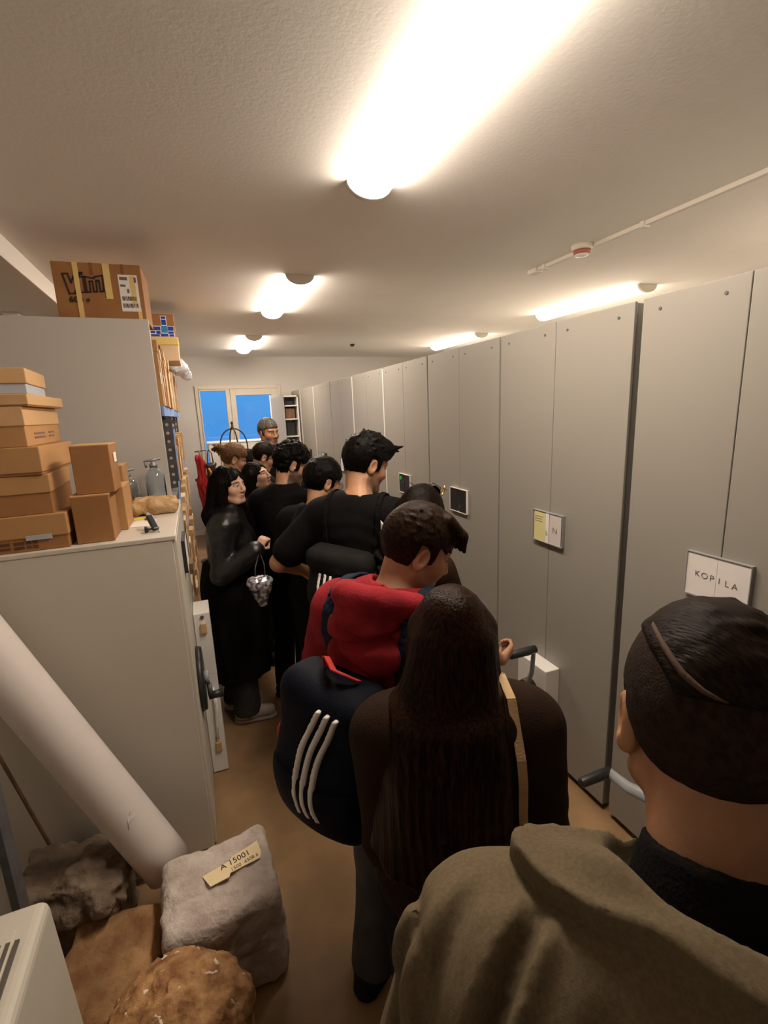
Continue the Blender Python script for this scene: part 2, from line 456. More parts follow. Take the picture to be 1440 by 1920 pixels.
l2 = leaf(.594, DX1 - .05, 2.262, .675, 1.225, 2.165)
h_ = MB().cyl((.632, YB - .045, 1.12), (.632, YB - .09, 1.12), .011).tube([(.632, YB - .088, 1.12), (.72, YB - .088, 1.12), (.75, YB - .085, 1.118)], .010)
h_.box((.617, YB - .052, 1.04), (.647, YB - .044, 1.20)).build('door_handle', M_STEEL, l2)

# ------------------------------------------------------------------ ceiling lamps
def half_tube(x, y0, y1, r, z, n=30):
    """rounded diffuser hanging under the ceiling along Y: a circle with its top cut flat"""
    m = MB(); vs = []; fs = []; t0 = 0.0
    for y in (y0, y1):
        for i in range(n + 1):
            t = -t0 + (math.pi + 2 * t0) * i / n
            vs.append((x + r * math.cos(t), y, z - .62 * r * math.sin(t)))
    k = n + 1
    for i in range(n): fs.append((i, i + 1, k + i + 1, k + i))
    sm = [True] * n
    fs += [tuple(range(k))[::-1], tuple(range(k, 2 * k)), (0, k, 2 * k - 1, k - 1)]; sm += [False] * 3
    return m._add(vs, fs, sm)
def ceiling_lamp(x, y0, y1, label, group):
    t = thing('ceiling_lamp', label, 'lamp', (x, (y0 + y1) / 2, ZC), group)
    zc = ZC - .001
    MB().box((x - .05, y0 + .03, ZC - .012), (x + .05, y1 - .03, ZC)).build('housing', M_LAMPB, t, bevel=.004)
    half_tube(x, y0 + .028, y1 - .028, .092, zc).build('diffuser', M_DIFF, t)
    half_tube(x, y0, y0 + .028, .095, zc).build('end_cap', M_LAMPB, t)
    half_tube(x, y1 - .028, y1, .095, zc).build('end_cap', M_LAMPB, t)
    return t
ceiling_lamp(.775, .79, 2.04, 'long glowing ceiling lamp over the aisle, largest and nearest, cut by the top edge', 'lamps along the aisle ceiling')
ceiling_lamp(.775, 3.36, 4.61, 'second glowing ceiling lamp over the aisle, in the middle of its row', 'lamps along the aisle ceiling')
ceiling_lamp(.775, 5.93, 7.18, 'smallest glowing ceiling lamp over the aisle, nearest the glazed door', 'lamps along the aisle ceiling')
ceiling_lamp(3.52, 3.02, 4.30, 'glowing ceiling lamp showing above the grey shelving, beyond the smoke detector', 'lamps above the shelving')
ceiling_lamp(3.52, 5.42, 6.68, 'short glowing strip of ceiling lamp above the shelving, the farther of two', 'lamps above the shelving')

ceiling_lamp(3.52, .45, 1.73, 'glowing ceiling lamp above the nearest shelving, out of the picture', 'lamps above the shelving')
# conduit, detector, ceiling sensor
cd = thing('cable_conduit', 'thin grey cable conduit running across the ceiling above the shelving', 'conduit', (2.3, 1.0, ZC))
MB().box((2.285, -1.6, ZC - .022), (2.313, 2.90, ZC)).build('channel', M_LAMPB, cd, bevel=.003)
MB().box((2.268, 2.84, ZC - .03), (2.33, 2.93, ZC)).build('end_box', M_LAMPB, cd, bevel=.004)
for y in (2.78, 2.02, 1.0):
    MB().box((2.276, y - .012, ZC - .030), (2.322, y + .012, ZC)).build('clip', M_LAMPB, cd, bevel=.002)
sd = thing('smoke_detector', 'round white smoke detector on the ceiling conduit', 'detector', (2.245, 2.40, ZC))
MB().lathe((2.245, 2.40, ZC), [(.060, 0), (.060, -.022), (.052, -.030)][::-1], 28).build('base', M_LAMPB, sd)
MB().lathe((2.245, 2.40, ZC), [(.047, -.030), (.047, -.046), (.034, -.058), (.012, -.062)][::-1], 28).build('cover', mat('detector_red', (0.42, 0.13, 0.09), 0.5), sd)
MB().lathe((2.245, 2.40, ZC), [(.042, -.048), (.036, -.060), (.01, -.066)][::-1], 28).build('cap', M_WHITE, sd)
tag(MB().lathe((2.165, 6.54, ZC), [(.032, 0), (.032, -.015), (.018, -.03)][::-1], 18).build('ceiling_sensor', M_BLACKP, loc=(2.165, 6.54, ZC)),
    'tiny dark sensor on the far ceiling above the shelving', 'sensor')

# ------------------------------------------------------------------ mobile shelving carriages (right side)
XF, ZT = 1.55, 2.20
W = Vector((0, -1, 0)); UP = Vector((0, 0, 1))            # reading direction on the faces seen from the aisle
def carriage(y0, y1, label, cards, crank=None, strip=False):
    t = thing('mobile_shelving', label, 'shelving', (XF + 1.3, (y0 + y1) / 2, 0), 'mobile shelving carriages')
    ym = (y0 + y1) / 2
    MB().box((XF + .014, y0 + .006, .03), (XF + 2.6, y1 - .006, ZT - .004)).box((XF + .05, y0 + .02, 0), (XF + 2.5, y1 - .02, .04)).build('body', M_CAB, t)
    for a, b in ((y0, ym - .0015), (ym + .0015, y1)):
        p = MB().box((XF, a, .035), (XF + .014, b, ZT)).build('face_panel', M_CAB, t, bevel=.0025)
        for yy in (a + .07, b - .07):
            MB().cyl((XF + .002, yy, ZT - .045), (XF - .003, yy, ZT - .045), .0055, n=10).build('screw', M_DSTEEL, p)
    MB().box((XF + .05, y0 + .03, 0), (XF + .06, y1 - .03, .034)).build('plinth', M_CABD, t)
    if strip:
        MB().box((XF - .004, y1 - .008, .04), (XF + .010, y1 + .008, ZT - .01)).build('buffer_strip', M_WHITE, t)
    # label holder: an acrylic pocket with two cards
    hy0, hy1, hz0, hz1 = ym + .105, ym - .105, 1.186, 1.334
    hold = MB().box((XF - .016, hy1, hz0 - .004), (XF - .001, hy0, hz0 + .001)).box((XF - .016, hy0 - .003, hz0), (XF - .001, hy0, hz1)).box((XF - .016, hy1, hz0), (XF - .001, hy1 + .003, hz1))
    hold.box((XF - .016, hy1, hz1), (XF - .001, hy0, hz1 + .003))
    ho = hold.build('label_holder', M_WHITE if cards in ('black', 'green') else M_GREYP if cards in ('kopila', 'n') else M_BLACKP, t)
    def card(a, b, m, dx=0.0): return MB().box((XF - .013 - dx, b, hz0 + .001), (XF - .011 - dx, a, hz1 - .002)).build('card', m, ho)
    if cards == 'kopila':
        card(hy0 - .003, ym + .0005, M_PAPER); card(ym - .0005, hy1 + .003, M_PAPER)
        for k, ch in enumerate('KOPILA'):
            y = hy0 - .042 - k * .0245
            text('lettering', ch, .030, (XF - .0142, y, 1.264 - .0015 * k), W, UP, M_PENCIL, ho, bold=-0.0006)
    elif cards == 'n':
        MB().box((XF - .009, hy1 + .002, hz0 + .001), (XF - .007, hy0 - .002, hz1 - .001)).build('backing', M_BLACKC, ho)
        card(hy0 - .008, ym + .012, M_PAPERG); card(ym + .010, ym - .012, M_PAPER, .0015); card(ym - .014, hy1 + .012, mat('paper_grey', (0.62, 0.57, 0.54), 0.7))
        text('lettering', 'N', .042, (XF - .0142, ym - .052, 1.255), W, UP, M_PENCIL, ho, bold=-0.0008)
        text('lettering', 'L', .026, (XF - .0165, ym, 1.235), W, UP, M_PENCIL, ho)
        for k, wd in enumerate((.060, .050, .055)):
            MB().box((XF - .0135, ym + .09 - wd, 1.305 - k * .012), (XF - .0129, ym + .09, 1.308 - k * .012)).build('writing_line', M_PENCIL, ho)
    elif cards in ('black', 'green'):
        card(hy0 - .004, ym + .006, M_BLACKC); card(ym - .006, hy1 + .004, M_BLACKC)
        if cards == 'green':
            MB().cyl((XF - .0135, ym + .07, 1.30), (XF - .0145, ym + .07, 1.30), .016, n=16).build('green_dot', M_GREEN, ho)
        else:
            MB().box((XF - .0136, ym - .026, 1.215), (XF - .0131, ym - .012, 1.228)).build('red_mark', M_RED, ho)
    else:
        card(hy0 - .004, ym + .002, M_PAPER); card(ym - .002, hy1 + .004, M_BLACKC)
    if crank is not None:
        zc = .42
        MB().box((XF - .085, ym - .108, .20), (XF, ym + .108, .565)).build('crank_box', M_WHITE if crank == 'up' else M_CAB, t, bevel=.004)
        hub = Vector((XF - .10, ym, zc))
        MB().cyl((XF - .085, ym, zc), (XF - .125, ym, zc), .055, .05, n=28).build('crank_hub', M_BLACKP, t)
        tip = Vector((XF - .13, ym - .085, .690)) if crank == 'up' else Vector((XF - .13, ym + .255, .375))
        mid = (hub + tip) / 2 + Vector((-.012, 0.02, 0)) * (-1 if crank == 'up' else 1)
        MB().tube([hub + Vector((-.02, 0, 0)), mid + Vector((-.03, 0, 0)), tip + Vector((-.012, 0, 0)), tip], [.026, .021, .019, .016], n=12, sx=.55).build('crank_arm', M_GREYP, t)
        g = MB().lathe((0, 0, 0), [(.012, 0), (.019, .004), (.021, .05), (.019, .150), (.010, .160)], 20)
        Mg = Matrix.Translation(tip) @ Vector((0, 0, 1)).rotation_difference(Vector((-1, 0, 0))).to_matrix().to_4x4()
        g.v = [Mg @ v for v in g.v]
        g.build('crank_grip', M_BLACKP, t)
    return t
carriage(-.250, .603, 'grey shelving carriage nearest the right edge, mostly out of the picture', 'plain')
carriage(.615, 1.345, 'grey mobile shelving carriage with a white card reading KOPILA', 'kopila', crank='side')
carriage(1.380, 2.205, 'grey mobile shelving carriage with a yellow and white N card and turned crank', 'n', crank='up')
carriage(2.219, 3.055, 'grey mobile shelving carriage with two black cards, after the N card', 'black')
carriage(3.072, 3.900, 'grey mobile shelving carriage whose black cards bear a green dot', 'green', strip=True)
carriage(3.916, 4.752, 'grey shelving carriage just beyond the one with the green dot', 'plain', strip=True)
carriage(4.766, 5.600, 'second grey shelving carriage beyond the green dot, at the curly-haired man', 'plain')
carriage(5.616, 6.450, 'bluish grey shelving carriage, second from the far end of its row', 'plain', strip=True)
carriage(6.464, 7.300, 'bluish grey shelving carriage, last but one before the back wall', 'plain', strip=True)
carriage(7.316, 7.96, 'narrow bluish grey shelving carriage touching the back wall', 'plain')

# open cupboard at the end
t = thing('open_cupboard', 'white cupboard with open door by the glazed door, dark items on its shelves', 'cupboard', (1.42, 7.6, 0))
m = MB().box((1.30, 7.40, 0), (1.32, 7.90, 2.12)).box((1.515, 7.40, 0), (1.535, 7.90, 2.12)).box((1.32, 7.88, 0), (1.515, 7.90, 2.12)).box((1.30, 7.40, 2.10), (1.535, 7.9, 2.12))
m.build('carcass', M_WHITE, t)
for z in (.05, .45, .85, 1.20, 1.50, 1.76, 1.96): MB().box((1.32, 7.41, z), (1.515, 7.88, z + .018)).build('shelf', M_WHITE, t)
MB().prism([(1.30, 7.40, .02), (1.30, 7.40, 2.12), (1.075, 7.18, 2.12), (1.075, 7.18, .02)], (.012, -.012, 0)).build('door', mat('bluish_white_door', (0.70, 0.71, 0.76), 0.4), t)
for k, (z, hh, m_) in enumerate(((1.978, .06, M_BLACKP), (1.778, .15, M_WOOD), (1.518, .20, M_BLACKP), (1.218, .16, M_STONEC), (.868, .2, M_WOOD))):
    tag(box('storage_tin', (1.34, 7.45, z), (1.46 + .02 * (k % 2), 7.60, z + hh), m_, bevel=.006, loc=(1.40, 7.52, z)),
        ['tiny black tin on the top shelf of the open cupboard', 'brown tin on the second shelf of the open cupboard', 'tall black tin on the third shelf of the open cupboard',
         'tan tin on the fourth shelf of the open cupboard', 'brown tin on the fifth shelf of the open cupboard'][k], 'tin', 'tins in the open cupboard')

# white cupboard under the glazed door, plinth, iron hoop lantern
t = thing('low_white_cupboard', 'plain white chest-high cupboard standing before the glazed door', 'cupboard', (.55, 7.2, 0))
MB().box((.165, 7.02, .04), (1.02, 7.42, 1.485)).box((.19, 7.05, 0), (1.0, 7.4, .05)).build('body', M_WHITE, t)
MB().box((.155, 7.0, 1.485), (1.03, 7.43, 1.505)).build('top', M_WHITE, t, bevel=.003)
for a, b in ((.17, .592), (.598, 1.015)):
    d_ = MB().box((a, 7.005, .06), (b, 7.022, 1.48)).build('door', M_WHITE, t, bevel=.002)
    MB().cyl((b - .04 if a < .3 else a + .04, 7.005, .9), (b - .04 if a < .3 else a + .04, 6.985, .9), .012).build('knob', M_STEEL, d_)
t = thing('plinth', 'white wooden plinth carrying the iron hoop frame', 'plinth', (.44, 6.1, 0))
MB().box((.27, 5.94, 0), (.61, 6.26, 1.37)).build('body', M_WHITE, t, bevel=.004); MB().box((.255, 5.925, 1.37), (.625, 6.275, 1.395)).build('top', M_WHITE, t, bevel=.003)
t = thing('iron_hoop_frame', 'rusty iron ring with crossed hoops and a finial, before the glazed door', 'frame', (.44, 6.1, 1.395))
RC = Vector((.44, 6.1, 1.432)); ring = lambda r, z, n=40: [(RC.x + r * math.cos(2 * math.pi * i / n), RC.y + r * math.sin(2 * math.pi * i / n), z) for i in range(n)]
MB().tube(ring(.205, 1.432), .012, 8, closed=True).build('ring', M_IRON, t)
for a in (.2, 1.77):
    pts = [(RC.x + .165 * math.cos(th) * math.cos(a), RC.y + .165 * math.cos(th) * math.sin(a), 1.432 + .27 * (max(0, math.sin(th)) ** .7)) for th in [math.pi * i / 24 for i in range(25)]]
    MB().tube(pts, .008, 8).build('hoop', M_IRON, t)
for a in (.2, 1.77, 3.34, 4.91):
    MB().cyl((RC.x + .2 * math.cos(a), RC.y + .2 * math.sin(a), 1.44), (RC.x + .19 * math.cos(a), RC.y + .19 * math.sin(a), 1.395), .010, n=8).build('foot', M_IRON, t)
MB().lathe((RC.x, RC.y, 1.69), [(.022, 0), (.03, .012), (.012, .03), (.008, .06), (.016, .075), (.010, .09), (.003, .10)], 14).build('finial', M_IRON, t)

# ------------------------------------------------------------------ low cabinet (left foreground)
CX, CY0, CY1, CZ = -.108, 1.907, 2.775, 1.42
t = thing('low_cabinet', 'large plain grey cabinet at chest height, end towards the camera, boxes on top', 'cabinet', (-.65, 2.34, 0))
MB().box((-1.24, CY0, .012), (CX - .012, CY1, CZ - .018)).build('body', M_LOWCAB, t, bevel=.003)
MB().box((-1.25, CY0 - .003, CZ - .018), (CX, CY1, CZ)).build('top', M_LOWCAB, t, bevel=.003)
MB().box((CX - .012, CY0 + .012, .02), (CX, CY0 + .42, CZ - .022)).build('side_panel', M_LOWCAB, t, bevel=.002)
MB().box((CX - .012, CY0 + .426, .02), (CX, CY1, CZ - .022)).build('side_panel', M_LOWCAB, t, bevel=.002)
h2 = MB().box((CX, 2.22, 1.17), (CX + .016, 2.43, 1.318)).build('label_holder', M_BLACKP, t); MB().box((CX + .0155, 2.225, 1.176), (CX + .0165, 2.425, 1.312)).build('card', M_PAPER, h2)
# white rail with crank on the aisle side
t = thing('crank_rail', 'white upright rail with black hand crank on the aisle side of the low cabinet', 'rail', (-.08, 2.44, 0))
MB().box((CX + .002, 2.38, .006), (-.030, 2.56, .905)).build('rail', M_WHITE, t, bevel=.003)
for z in (.80, .13):
    MB().box((-.078, 2.366, z), (-.050, 2.381, z + .055)).build('clip', M_CARDL, t, bevel=.004)
for z in (.885, .205): MB().cyl((-.066, 2.381, z), (-.066, 2.374, z), .009, n=14).build('bolt', M_DSTEEL, t)
MB().cyl((CX + .002, 2.20, .66), (-.083, 2.20, .66), .150, .142, n=40).build('crank_wheel', M_BLACKP, t)
MB().cyl((-.084, 2.20, .66), (-.062, 2.20, .66), .03, n=20).tube([(-.068, 2.20, .66), (-.066, 2.20, .56)], .012).build('crank_arm', M_GREYP, t)
MB().cyl((-.075, 2.20, .56), (-.01, 2.205, .56), .017, .02, n=16).build('crank_grip', M_BLACKP, t)
MB().tube([(-.058, 2.371, .50), (-.052, 2.368, .40), (-.060, 2.37, .28), (-.066, 2.372, .20)], [.006, .010, .008, .005], n=8).build('hanging_tag', M_WRAP, t)

# ------------------------------------------------------------------ tall rack behind it, end panel, uprights, shelves
PY = 2.80
t = thing('steel_rack', 'long perforated steel rack beside the aisle with a plain grey end panel', 'rack', (-.45, 5.0, 0))
MB().box((-.80, PY, .02), (-.148, PY + .022, 2.345)).build('end_panel', M_PANEL, t, bevel=.003)
RY = [2.86, 3.72, 4.58, 5.44, 6.30]
for i, y in enumerate(RY):
    for x in (-.168, -.72):
        u = MB()
        u.box((x, y, 0), (x + .004, y + .045, 2.30)).box((x - .036, y, 0), (x, y + .004, 2.30))
        u = u.build('upright', M_DSTEEL if i else M_STEEL, t)
        if x > -.3:
            hl = MB()
            for k in range(34):
                z = .08 + k * .065
                hl.box((x + .0038, y + .014, z), (x + .0052, y + .028, z + .026)); hl.box((x - .025, y - .001, z), (x - .012, y + .0005, z + .026))
            hl.build('slot_holes', M_LAMPB, u)
SZ = [.12, .52, .95, 1.40, 1.92]
for i, z in enumerate(SZ):
    for j in range(4):
        MB().box((-.72, RY[j] + .05, z - .012), (-.138, RY[j + 1] - .005, z)).build('shelf', M_STEEL, t)
        MB().box((-.150, RY[j] + .046, z - .055), (-.136, RY[j + 1], z - .001)).build('beam', M_BLUE if (i == 4 or j > 1) else M_DSTEEL, t, bevel=.002)
MB().prism([(-.128, 2.90, 1.10), (-.128, 2.94, 1.10), (-.128, 3.70, 1.78), (-.128, 3.66, 1.78)], (.008, 0, 0)).build('diagonal_brace', M_BLUE, t)
pp = MB().box((-.70, 3.30, 1.42), (-.120, 3.306, 1.86)).build('perforated_divider', M_DSTEEL, t)
hm = MB()
for a in range(10):
    for b in range(9): hm.cyl((-.645 + a * .055, 3.2995, 1.45 + b * .052), (-.645 + a * .055, 3.298, 1.45 + b * .052), .010, n=8)
hm.build('holes', M_CREAM, pp)

# boxes and folders in the rack: each one a thing
rr = random.Random(4)
_lev = {0: 'bottom', 1: 'second', 2: 'third', 3: 'fourth', 4: 'top'}
_bay = ['nearest', 'second', 'third', 'farthest']
_words = ['pale', 'tan', 'cream', 'brown', 'buff', 'sandy', 'ochre', 'wheat-coloured']
_matsb = {'pale': M_CARDL, 'tan': M_CARD, 'cream': M_CREAM, 'brown': M_CARD2, 'buff': M_CARDL, 'sandy': M_CARDL, 'ochre': M_CARD, 'wheat-coloured': M_CREAM}
for lv in range(5):
    for j in range(4):
        y = RY[j] + .07; k = 0
        spots = []
        while y < RY[j + 1] - .14 and k < 6:
            wd = rr.uniform(.085, .15) if lv >= 3 else rr.uniform(.14, .24)
            hh = rr.uniform(.25, .31) if lv >= 3 else rr.uniform(.20, .32)
            if lv == 3 and j == 0 and y < 3.42: y = 3.42
            if y + wd > RY[j + 1] - .02: break
            spots.append((y, wd, hh)); y += wd + rr.uniform(.006, .02); k += 1
        for k, (y, wd, hh) in enumerate(spots):
            w = _words[k % 6 if lv != 4 else (k + 1) % 6]
            x1 = -.118 - rr.uniform(0, .02); z = SZ[lv] + .001
            if lv == 4: hh = min(hh + .05, .36)
            o = thing('archive_box', '%s card box, number %s along the %s shelf of the rack, %s bay' % (w, ['one', 'two', 'three', 'four', 'five', 'six'][k], _lev[lv], _bay[j]), 'box',
                      (-.40, y + wd / 2, z), 'card boxes in the steel rack')
            MB().box((-.66, y, z), (x1, y + wd, z + hh - .03)).build('body', _matsb[w], o, bevel=.002)
            MB().box((-.664, y - .003, z + hh - .06), (x1 + .004, y + wd + .003, z + hh)).build('lid', _matsb[w], o, bevel=.002)
            if (k + j) % 2 == 0: MB().box((x1 - .001, y + .02, z + hh * .35), (x1 + .0008, y + wd - .02, z + hh * .35 + .06)).build('paper_label', M_PAPER, o)

# things on top of the rack
t = thing('cardboard_box', 'brown cardboard box with black outlined Vim lettering on top of the grey end panel', 'box', (-.34, 3.0, 2.31))
VM = rotz(-2, (-.34, 2.99, 2.4))
MB().box((-.535, 2.84, 2.345), (-.150, 3.14, 2.603), VM).build('body', M_CARD2, t, bevel=.003)
FY = 2.8385
def vq(name, x0, x1, z0, z1, m, d=.0006): return MB().box((x0, FY - d, z0), (x1, FY + .001, z1), VM).build(name, m, t)
vq('tape_strip', -.446, -.424, 2.345, 2.603, M_TAPE, .0028); vq('tape_strip', -.318, -.288, 2.44, 2.603, M_TAPE, .0028); vq('tape_strip', -.185, -.168, 2.345, 2.40, M_TAPE)
vq('brown_tape', -.375, -.362, 2.55, 2.603, M_TAPEB); vq('brown_tape', -.238, -.226, 2.55, 2.603, M_TAPEB)
lb = vq('shipping_label', -.256, -.170, 2.385, 2.555, M_PAPER, .001)
for r_ in ((-.250, -.215, 2.530, 2.545), (-.186, -.176, 2.520, 2.545), (-.250, -.226, 2.500, 2.510), (-.222, -.212, 2.470, 2.49)):
    MB().box((r_[0], FY - .0015, r_[2]), (r_[1], FY, r_[3]), VM).build('print_block', M_INKG, lb)
for z0 in (2.435, 2.402):
    xx = -.248; q = random.Random(int(z0 * 1000)); bars = MB()
    while xx < -.182:
        w_ = q.uniform(.0015, .005); bars.box((xx, FY - .0015, z0), (xx + w_, FY, z0 + .020), VM); xx += w_ + q.uniform(.0015, .004)
    bars.build('barcode', M_INK, lb)
yl = MB().box((-.206, FY - .0014, 2.41), (-.182, FY, 2.55), VM).build('tape_strip', M_TAPE, t)
# outlined letters: drawn as strokes
def stroke(mb, pts, w=.0075, closed=True):
    pts = [(-.492 + (x_ + .492) * .80, 2.505 + (z_ - 2.510) * .92) for x_, z_ in pts]
    n = len(pts)
    for i in range(n if closed else n - 1):
        a = Vector((pts[i][0], 0, pts[i][1])); b = Vector((pts[(i + 1) % n][0], 0, pts[(i + 1) % n][1])); d = (b - a).normalized(); s = Vector((-d.z, 0, d.x)) * w / 2; e = d * w / 2
        q = [a - e + s, a - e - s, b + e - s, b + e + s]
        mb.prism([VM @ Vector((p.x, FY - .0004, p.z)) for p in q], (0, -.0008, 0))
lt = MB()
stroke(lt, [(-.492, 2.556), (-.465, 2.558), (-.452, 2.515), (-.428, 2.560), (-.402, 2.562), (-.440, 2.462), (-.470, 2.460)])
stroke(lt, [(-.412, 2.545), (-.386, 2.546), (-.384, 2.470), (-.410, 2.468)]); stroke(lt, [(-.412, 2.556), (-.390, 2.558), (-.388, 2.566), (-.411, 2.564)])
stroke(lt, [(-.376, 2.470), (-.376, 2.546), (-.330, 2.540), (-.322, 2.548), (-.280, 2.556), (-.284, 2.478), (-.302, 2.476), (-.302, 2.530), (-.318, 2.530), (-.320, 2.475), (-.338, 2.474), (-.338, 2.525), (-.354, 2.525), (-.356, 2.472)])
lt.build('brand_lettering', M_INK, t)
text('lettering', '600 g', .036, VM @ Vector((-.436, FY - .0009, 2.432)), (1, -.03, 0), UP, M_INK, t, bold=.0018, spacing=1.1)

t = thing('flat_yellow_box', 'flat yellowish box lying on the rack top under the blue-printed box', 'box', (-.13, 4.55, 2.30))
MB().box((-.34, 4.30, 2.30), (-.035, 4.75, 2.475)).build('body', M_CREAM, t, bevel=.004)
MB().box((-.345, 4.295, 2.42), (-.030, 4.755, 2.48)).build('lid', mat('yellow_lid', srgb(224, 196, 120), .6), t, bevel=.004)
t = thing('blue_printed_box', 'cardboard box with blue and white printed blocks, high on the rack', 'box', (-.13, 4.5, 2.48))
MB().box((-.30, 4.32, 2.482), (-.045, 4.70, 2.655)).build('body', M_CARD2, t, bevel=.003)
bl = MB(); wl = MB(); bll = MB()
wl.box((-.228, 4.3188, 2.485), (-.050, 4.32, 2.566)).box((-.142, 4.3188, 2.566), (-.100, 4.32, 2.64)); wl.build('white_print', M_PAPER, t)
for (x0, x1, z0, z1) in ((-.138, -.104, 2.618, 2.636), (-.138, -.104, 2.572, 2.612), (-.222, -.150, 2.532, 2.560), (-.096, -.054, 2.530, 2.562), (-.222, -.190, 2.510, 2.527), (-.182, -.152, 2.505, 2.527), (-.096, -.056, 2.508, 2.525),
                         (-.222, -.160, 2.487, 2.502), (-.152, -.098, 2.487, 2.508), (-.090, -.056, 2.487, 2.503)): bl.box((x0, 4.318, z0), (x1, 4.3192, z1))
bl.build('blue_print', M_BLUEP, t); bll.box((-.144, 4.3178, 2.515), (-.098, 4.3192, 2.566)).build('light_blue_print', M_BLUEL, t)
fw = Field((-.36, 4.75, 2.10), (.10, 5.85, 2.50), .014)
fw.rc((-.16, 4.85, 2.375), (-.055, 5.25, 2.345), .07, .075, .03); fw.rc((-.055, 5.25, 2.345), (.00, 5.65, 2.29), .065, .05, .03); fw.rc((-.16, 5.0, 2.36), (-.16, 5.7, 2.36), .06, .05, .03)
X, Y, Z = fw.grid(); fw.d += .014 * vnoise(X, Y, Z, 22) + .008 * vnoise(X, Y, Z, 55, 2)
tag(fw.build('bubble_wrap_roll', M_WRAP, loc=(-.12, 5.2, 2.30)), 'shiny bundle of bubble wrap sagging off the rack top', 'bubble wrap')

# red cloth and black-yellow bag hanging at the far end of the rack
fr = Field((-.12, 6.28, .55), (.22, 6.62, 1.55), .012)
for (a, b, ra, rb) in (((.02, 6.42, 1.34), (.04, 6.43, 1.27), .055, .05), ((.04, 6.43, 1.27), (.03, 6.43, 1.05), .045, .06), ((.03, 6.43, 1.05), (.09, 6.44, .70), .07, .09), ((.07, 6.43, 1.1), (.11, 6.44, .85), .045, .05)): fr.rc(a, b, ra, rb, .03)
X, Y, Z = fr.grid(); fr.d += .010 * np.sin(X * 120 + 3 * vnoise(X, Y, Z, 9)) * np.ones_like(Z) + .006 * vnoise(X, Y, Z, 25)
tag(fr.build('red_cloth', M_RED, loc=(.04, 6.43, .6)), 'folded red cloth hanging past the far end of the rack', 'cloth')
t = thing('hook_rail', 'dark hook rail holding the red cloth and yellow-trimmed bag', 'rail', (.06, 6.43, 0))
MB().cyl((.04, 6.44, 0), (.04, 6.44, 1.44), .012, n=10).build('post', M_DSTEEL, t); MB().lathe((.04, 6.44, 0), [(.14, 0), (.14, .015), (.02, .03)], 20).build('base', M_DSTEEL, t)
MB().tube([(-.02, 6.44, 1.43), (.1, 6.44, 1.44), (.17, 6.44, 1.43)], .008).build('hook', M_DSTEEL, t)
t = thing('shoulder_bag', 'small black shoulder bag with yellow-orange trim hanging beside the red cloth', 'bag', (.15, 6.43, .9))
fb = Field((.06, 6.3, .95), (.26, 6.55, 1.36), .009)
fb.bx((.155, 6.43, 1.14), (.055, .05, .13), rnd=.03, k=.02); fb.rc((.11, 6.43, 1.25), (.20, 6.43, 1.26), .028, .028, .02); fb.build('body', M_BLACKP, t)
MB().tube([(.125, 6.36, 1.22), (.15, 6.365, 1.16), (.14, 6.368, 1.05)], .012).build('trim', mat('orange_trim', srgb(226, 150, 50), .6), t)
MB().tube([(.12, 6.43, 1.26), (.13, 6.44, 1.40), (.15, 6.44, 1.447), (.18, 6.44, 1.40), (.19, 6.43, 1.26)], .007).build('strap', M_BLACKP, t)

# ------------------------------------------------------------------ boxes and small things on the low cabinet
def lidded(name, x0, x1, y0, y1, z0, zl, z1, ang, label, mb, ml, lid_over=.004, extra=None):
    c = ((x0 + x1) / 2, (y0 + y1) / 2, z0); R_ = rotz(ang, c)
    t = thing(name, label, 'box', c, 'flat card boxes stacked on the low cabinet')
    MB().box((x0, y0, z0), (x1, y1, z1 - .004), R_).build('base', mb, t, bevel=.002)
    l = MB().box((x0 - lid_over, y0 - lid_over, zl), (x1 + lid_over, y1 + lid_over, z1), R_).build('lid', ml, t, bevel=.003)
    return t, R_
N_ = Vector((0, -1, 0))
t, R_ = lidded('flat_card_box', -.95, -.452, 1.925, 2.30, 1.4205, 1.468, 1.545, 0, 'bottom box of the tall stack, dark print and a paper strip on its side', M_CARD2, M_CARD)
for k in range(2):
    for a, b in ((-.66, -.625), (-.615, -.585), (-.578, -.565), (-.560, -.545)): MB().box((a, 1.9236, 1.447 - k * .016), (b, 1.926, 1.457 - k * .016)).build('faded_print', mat('faded_print', srgb(96, 58, 40), .8), t)
MB().box((-.575, 1.9185, 1.460), (-.498, 1.921, 1.476)).build('paper_strip', M_BLUEGREY, t)
lidded('flat_card_box', -.95, -.490, 1.93, 2.28, 1.5455, 1.618, 1.681, 2, 'second flat box from the bottom of the tall stack', M_CARD2, M_CARD)
lidded('deep_card_box', -.96, -.490, 1.93, 2.36, 1.6815, 1.690, 1.776, -1, 'deep brown box with long lid in the middle of the tall stack', M_CARD2, M_CARD)
t, R_ = lidded('printed_card_box', -.95, -.528, 1.94, 2.42, 1.7765, 1.846, 1.910, 1, 'box with faint grey print under its lid, third from the top of the stack', M_CARD, M_CARDL)
for k in range(2):
    for a, b in ((2.04, 2.18), (2.24, 2.32)): MB().box((-.5275, a, 1.815 - k * .014), (-.5262, b, 1.821 - k * .014), R_).build('print_line', M_INKG, t)
lidded('shallow_card_box', -.93, -.502, 1.94, 2.40, 1.9105, 1.914, 1.950, 0, 'very thin flat box second from the top of the stack', M_CARD, M_CARDL)
t = thing('grey_based_box', 'topmost box of the stack, brown lid over a pale bluish base', 'box', (-.75, 2.1, 1.951), 'flat card boxes stacked on the low cabinet')
R_ = rotz(4, (-.75, 2.1, 2))
MB().box((-.97, 1.945, 1.951), (-.512, 2.26, 2.02), R_).build('base', M_BLUEGREY, t, bevel=.002); MB().box((-.975, 1.94, 1.984), (-.507, 2.265, 2.035), R_).build('lid', M_CARDL, t, bevel=.003)

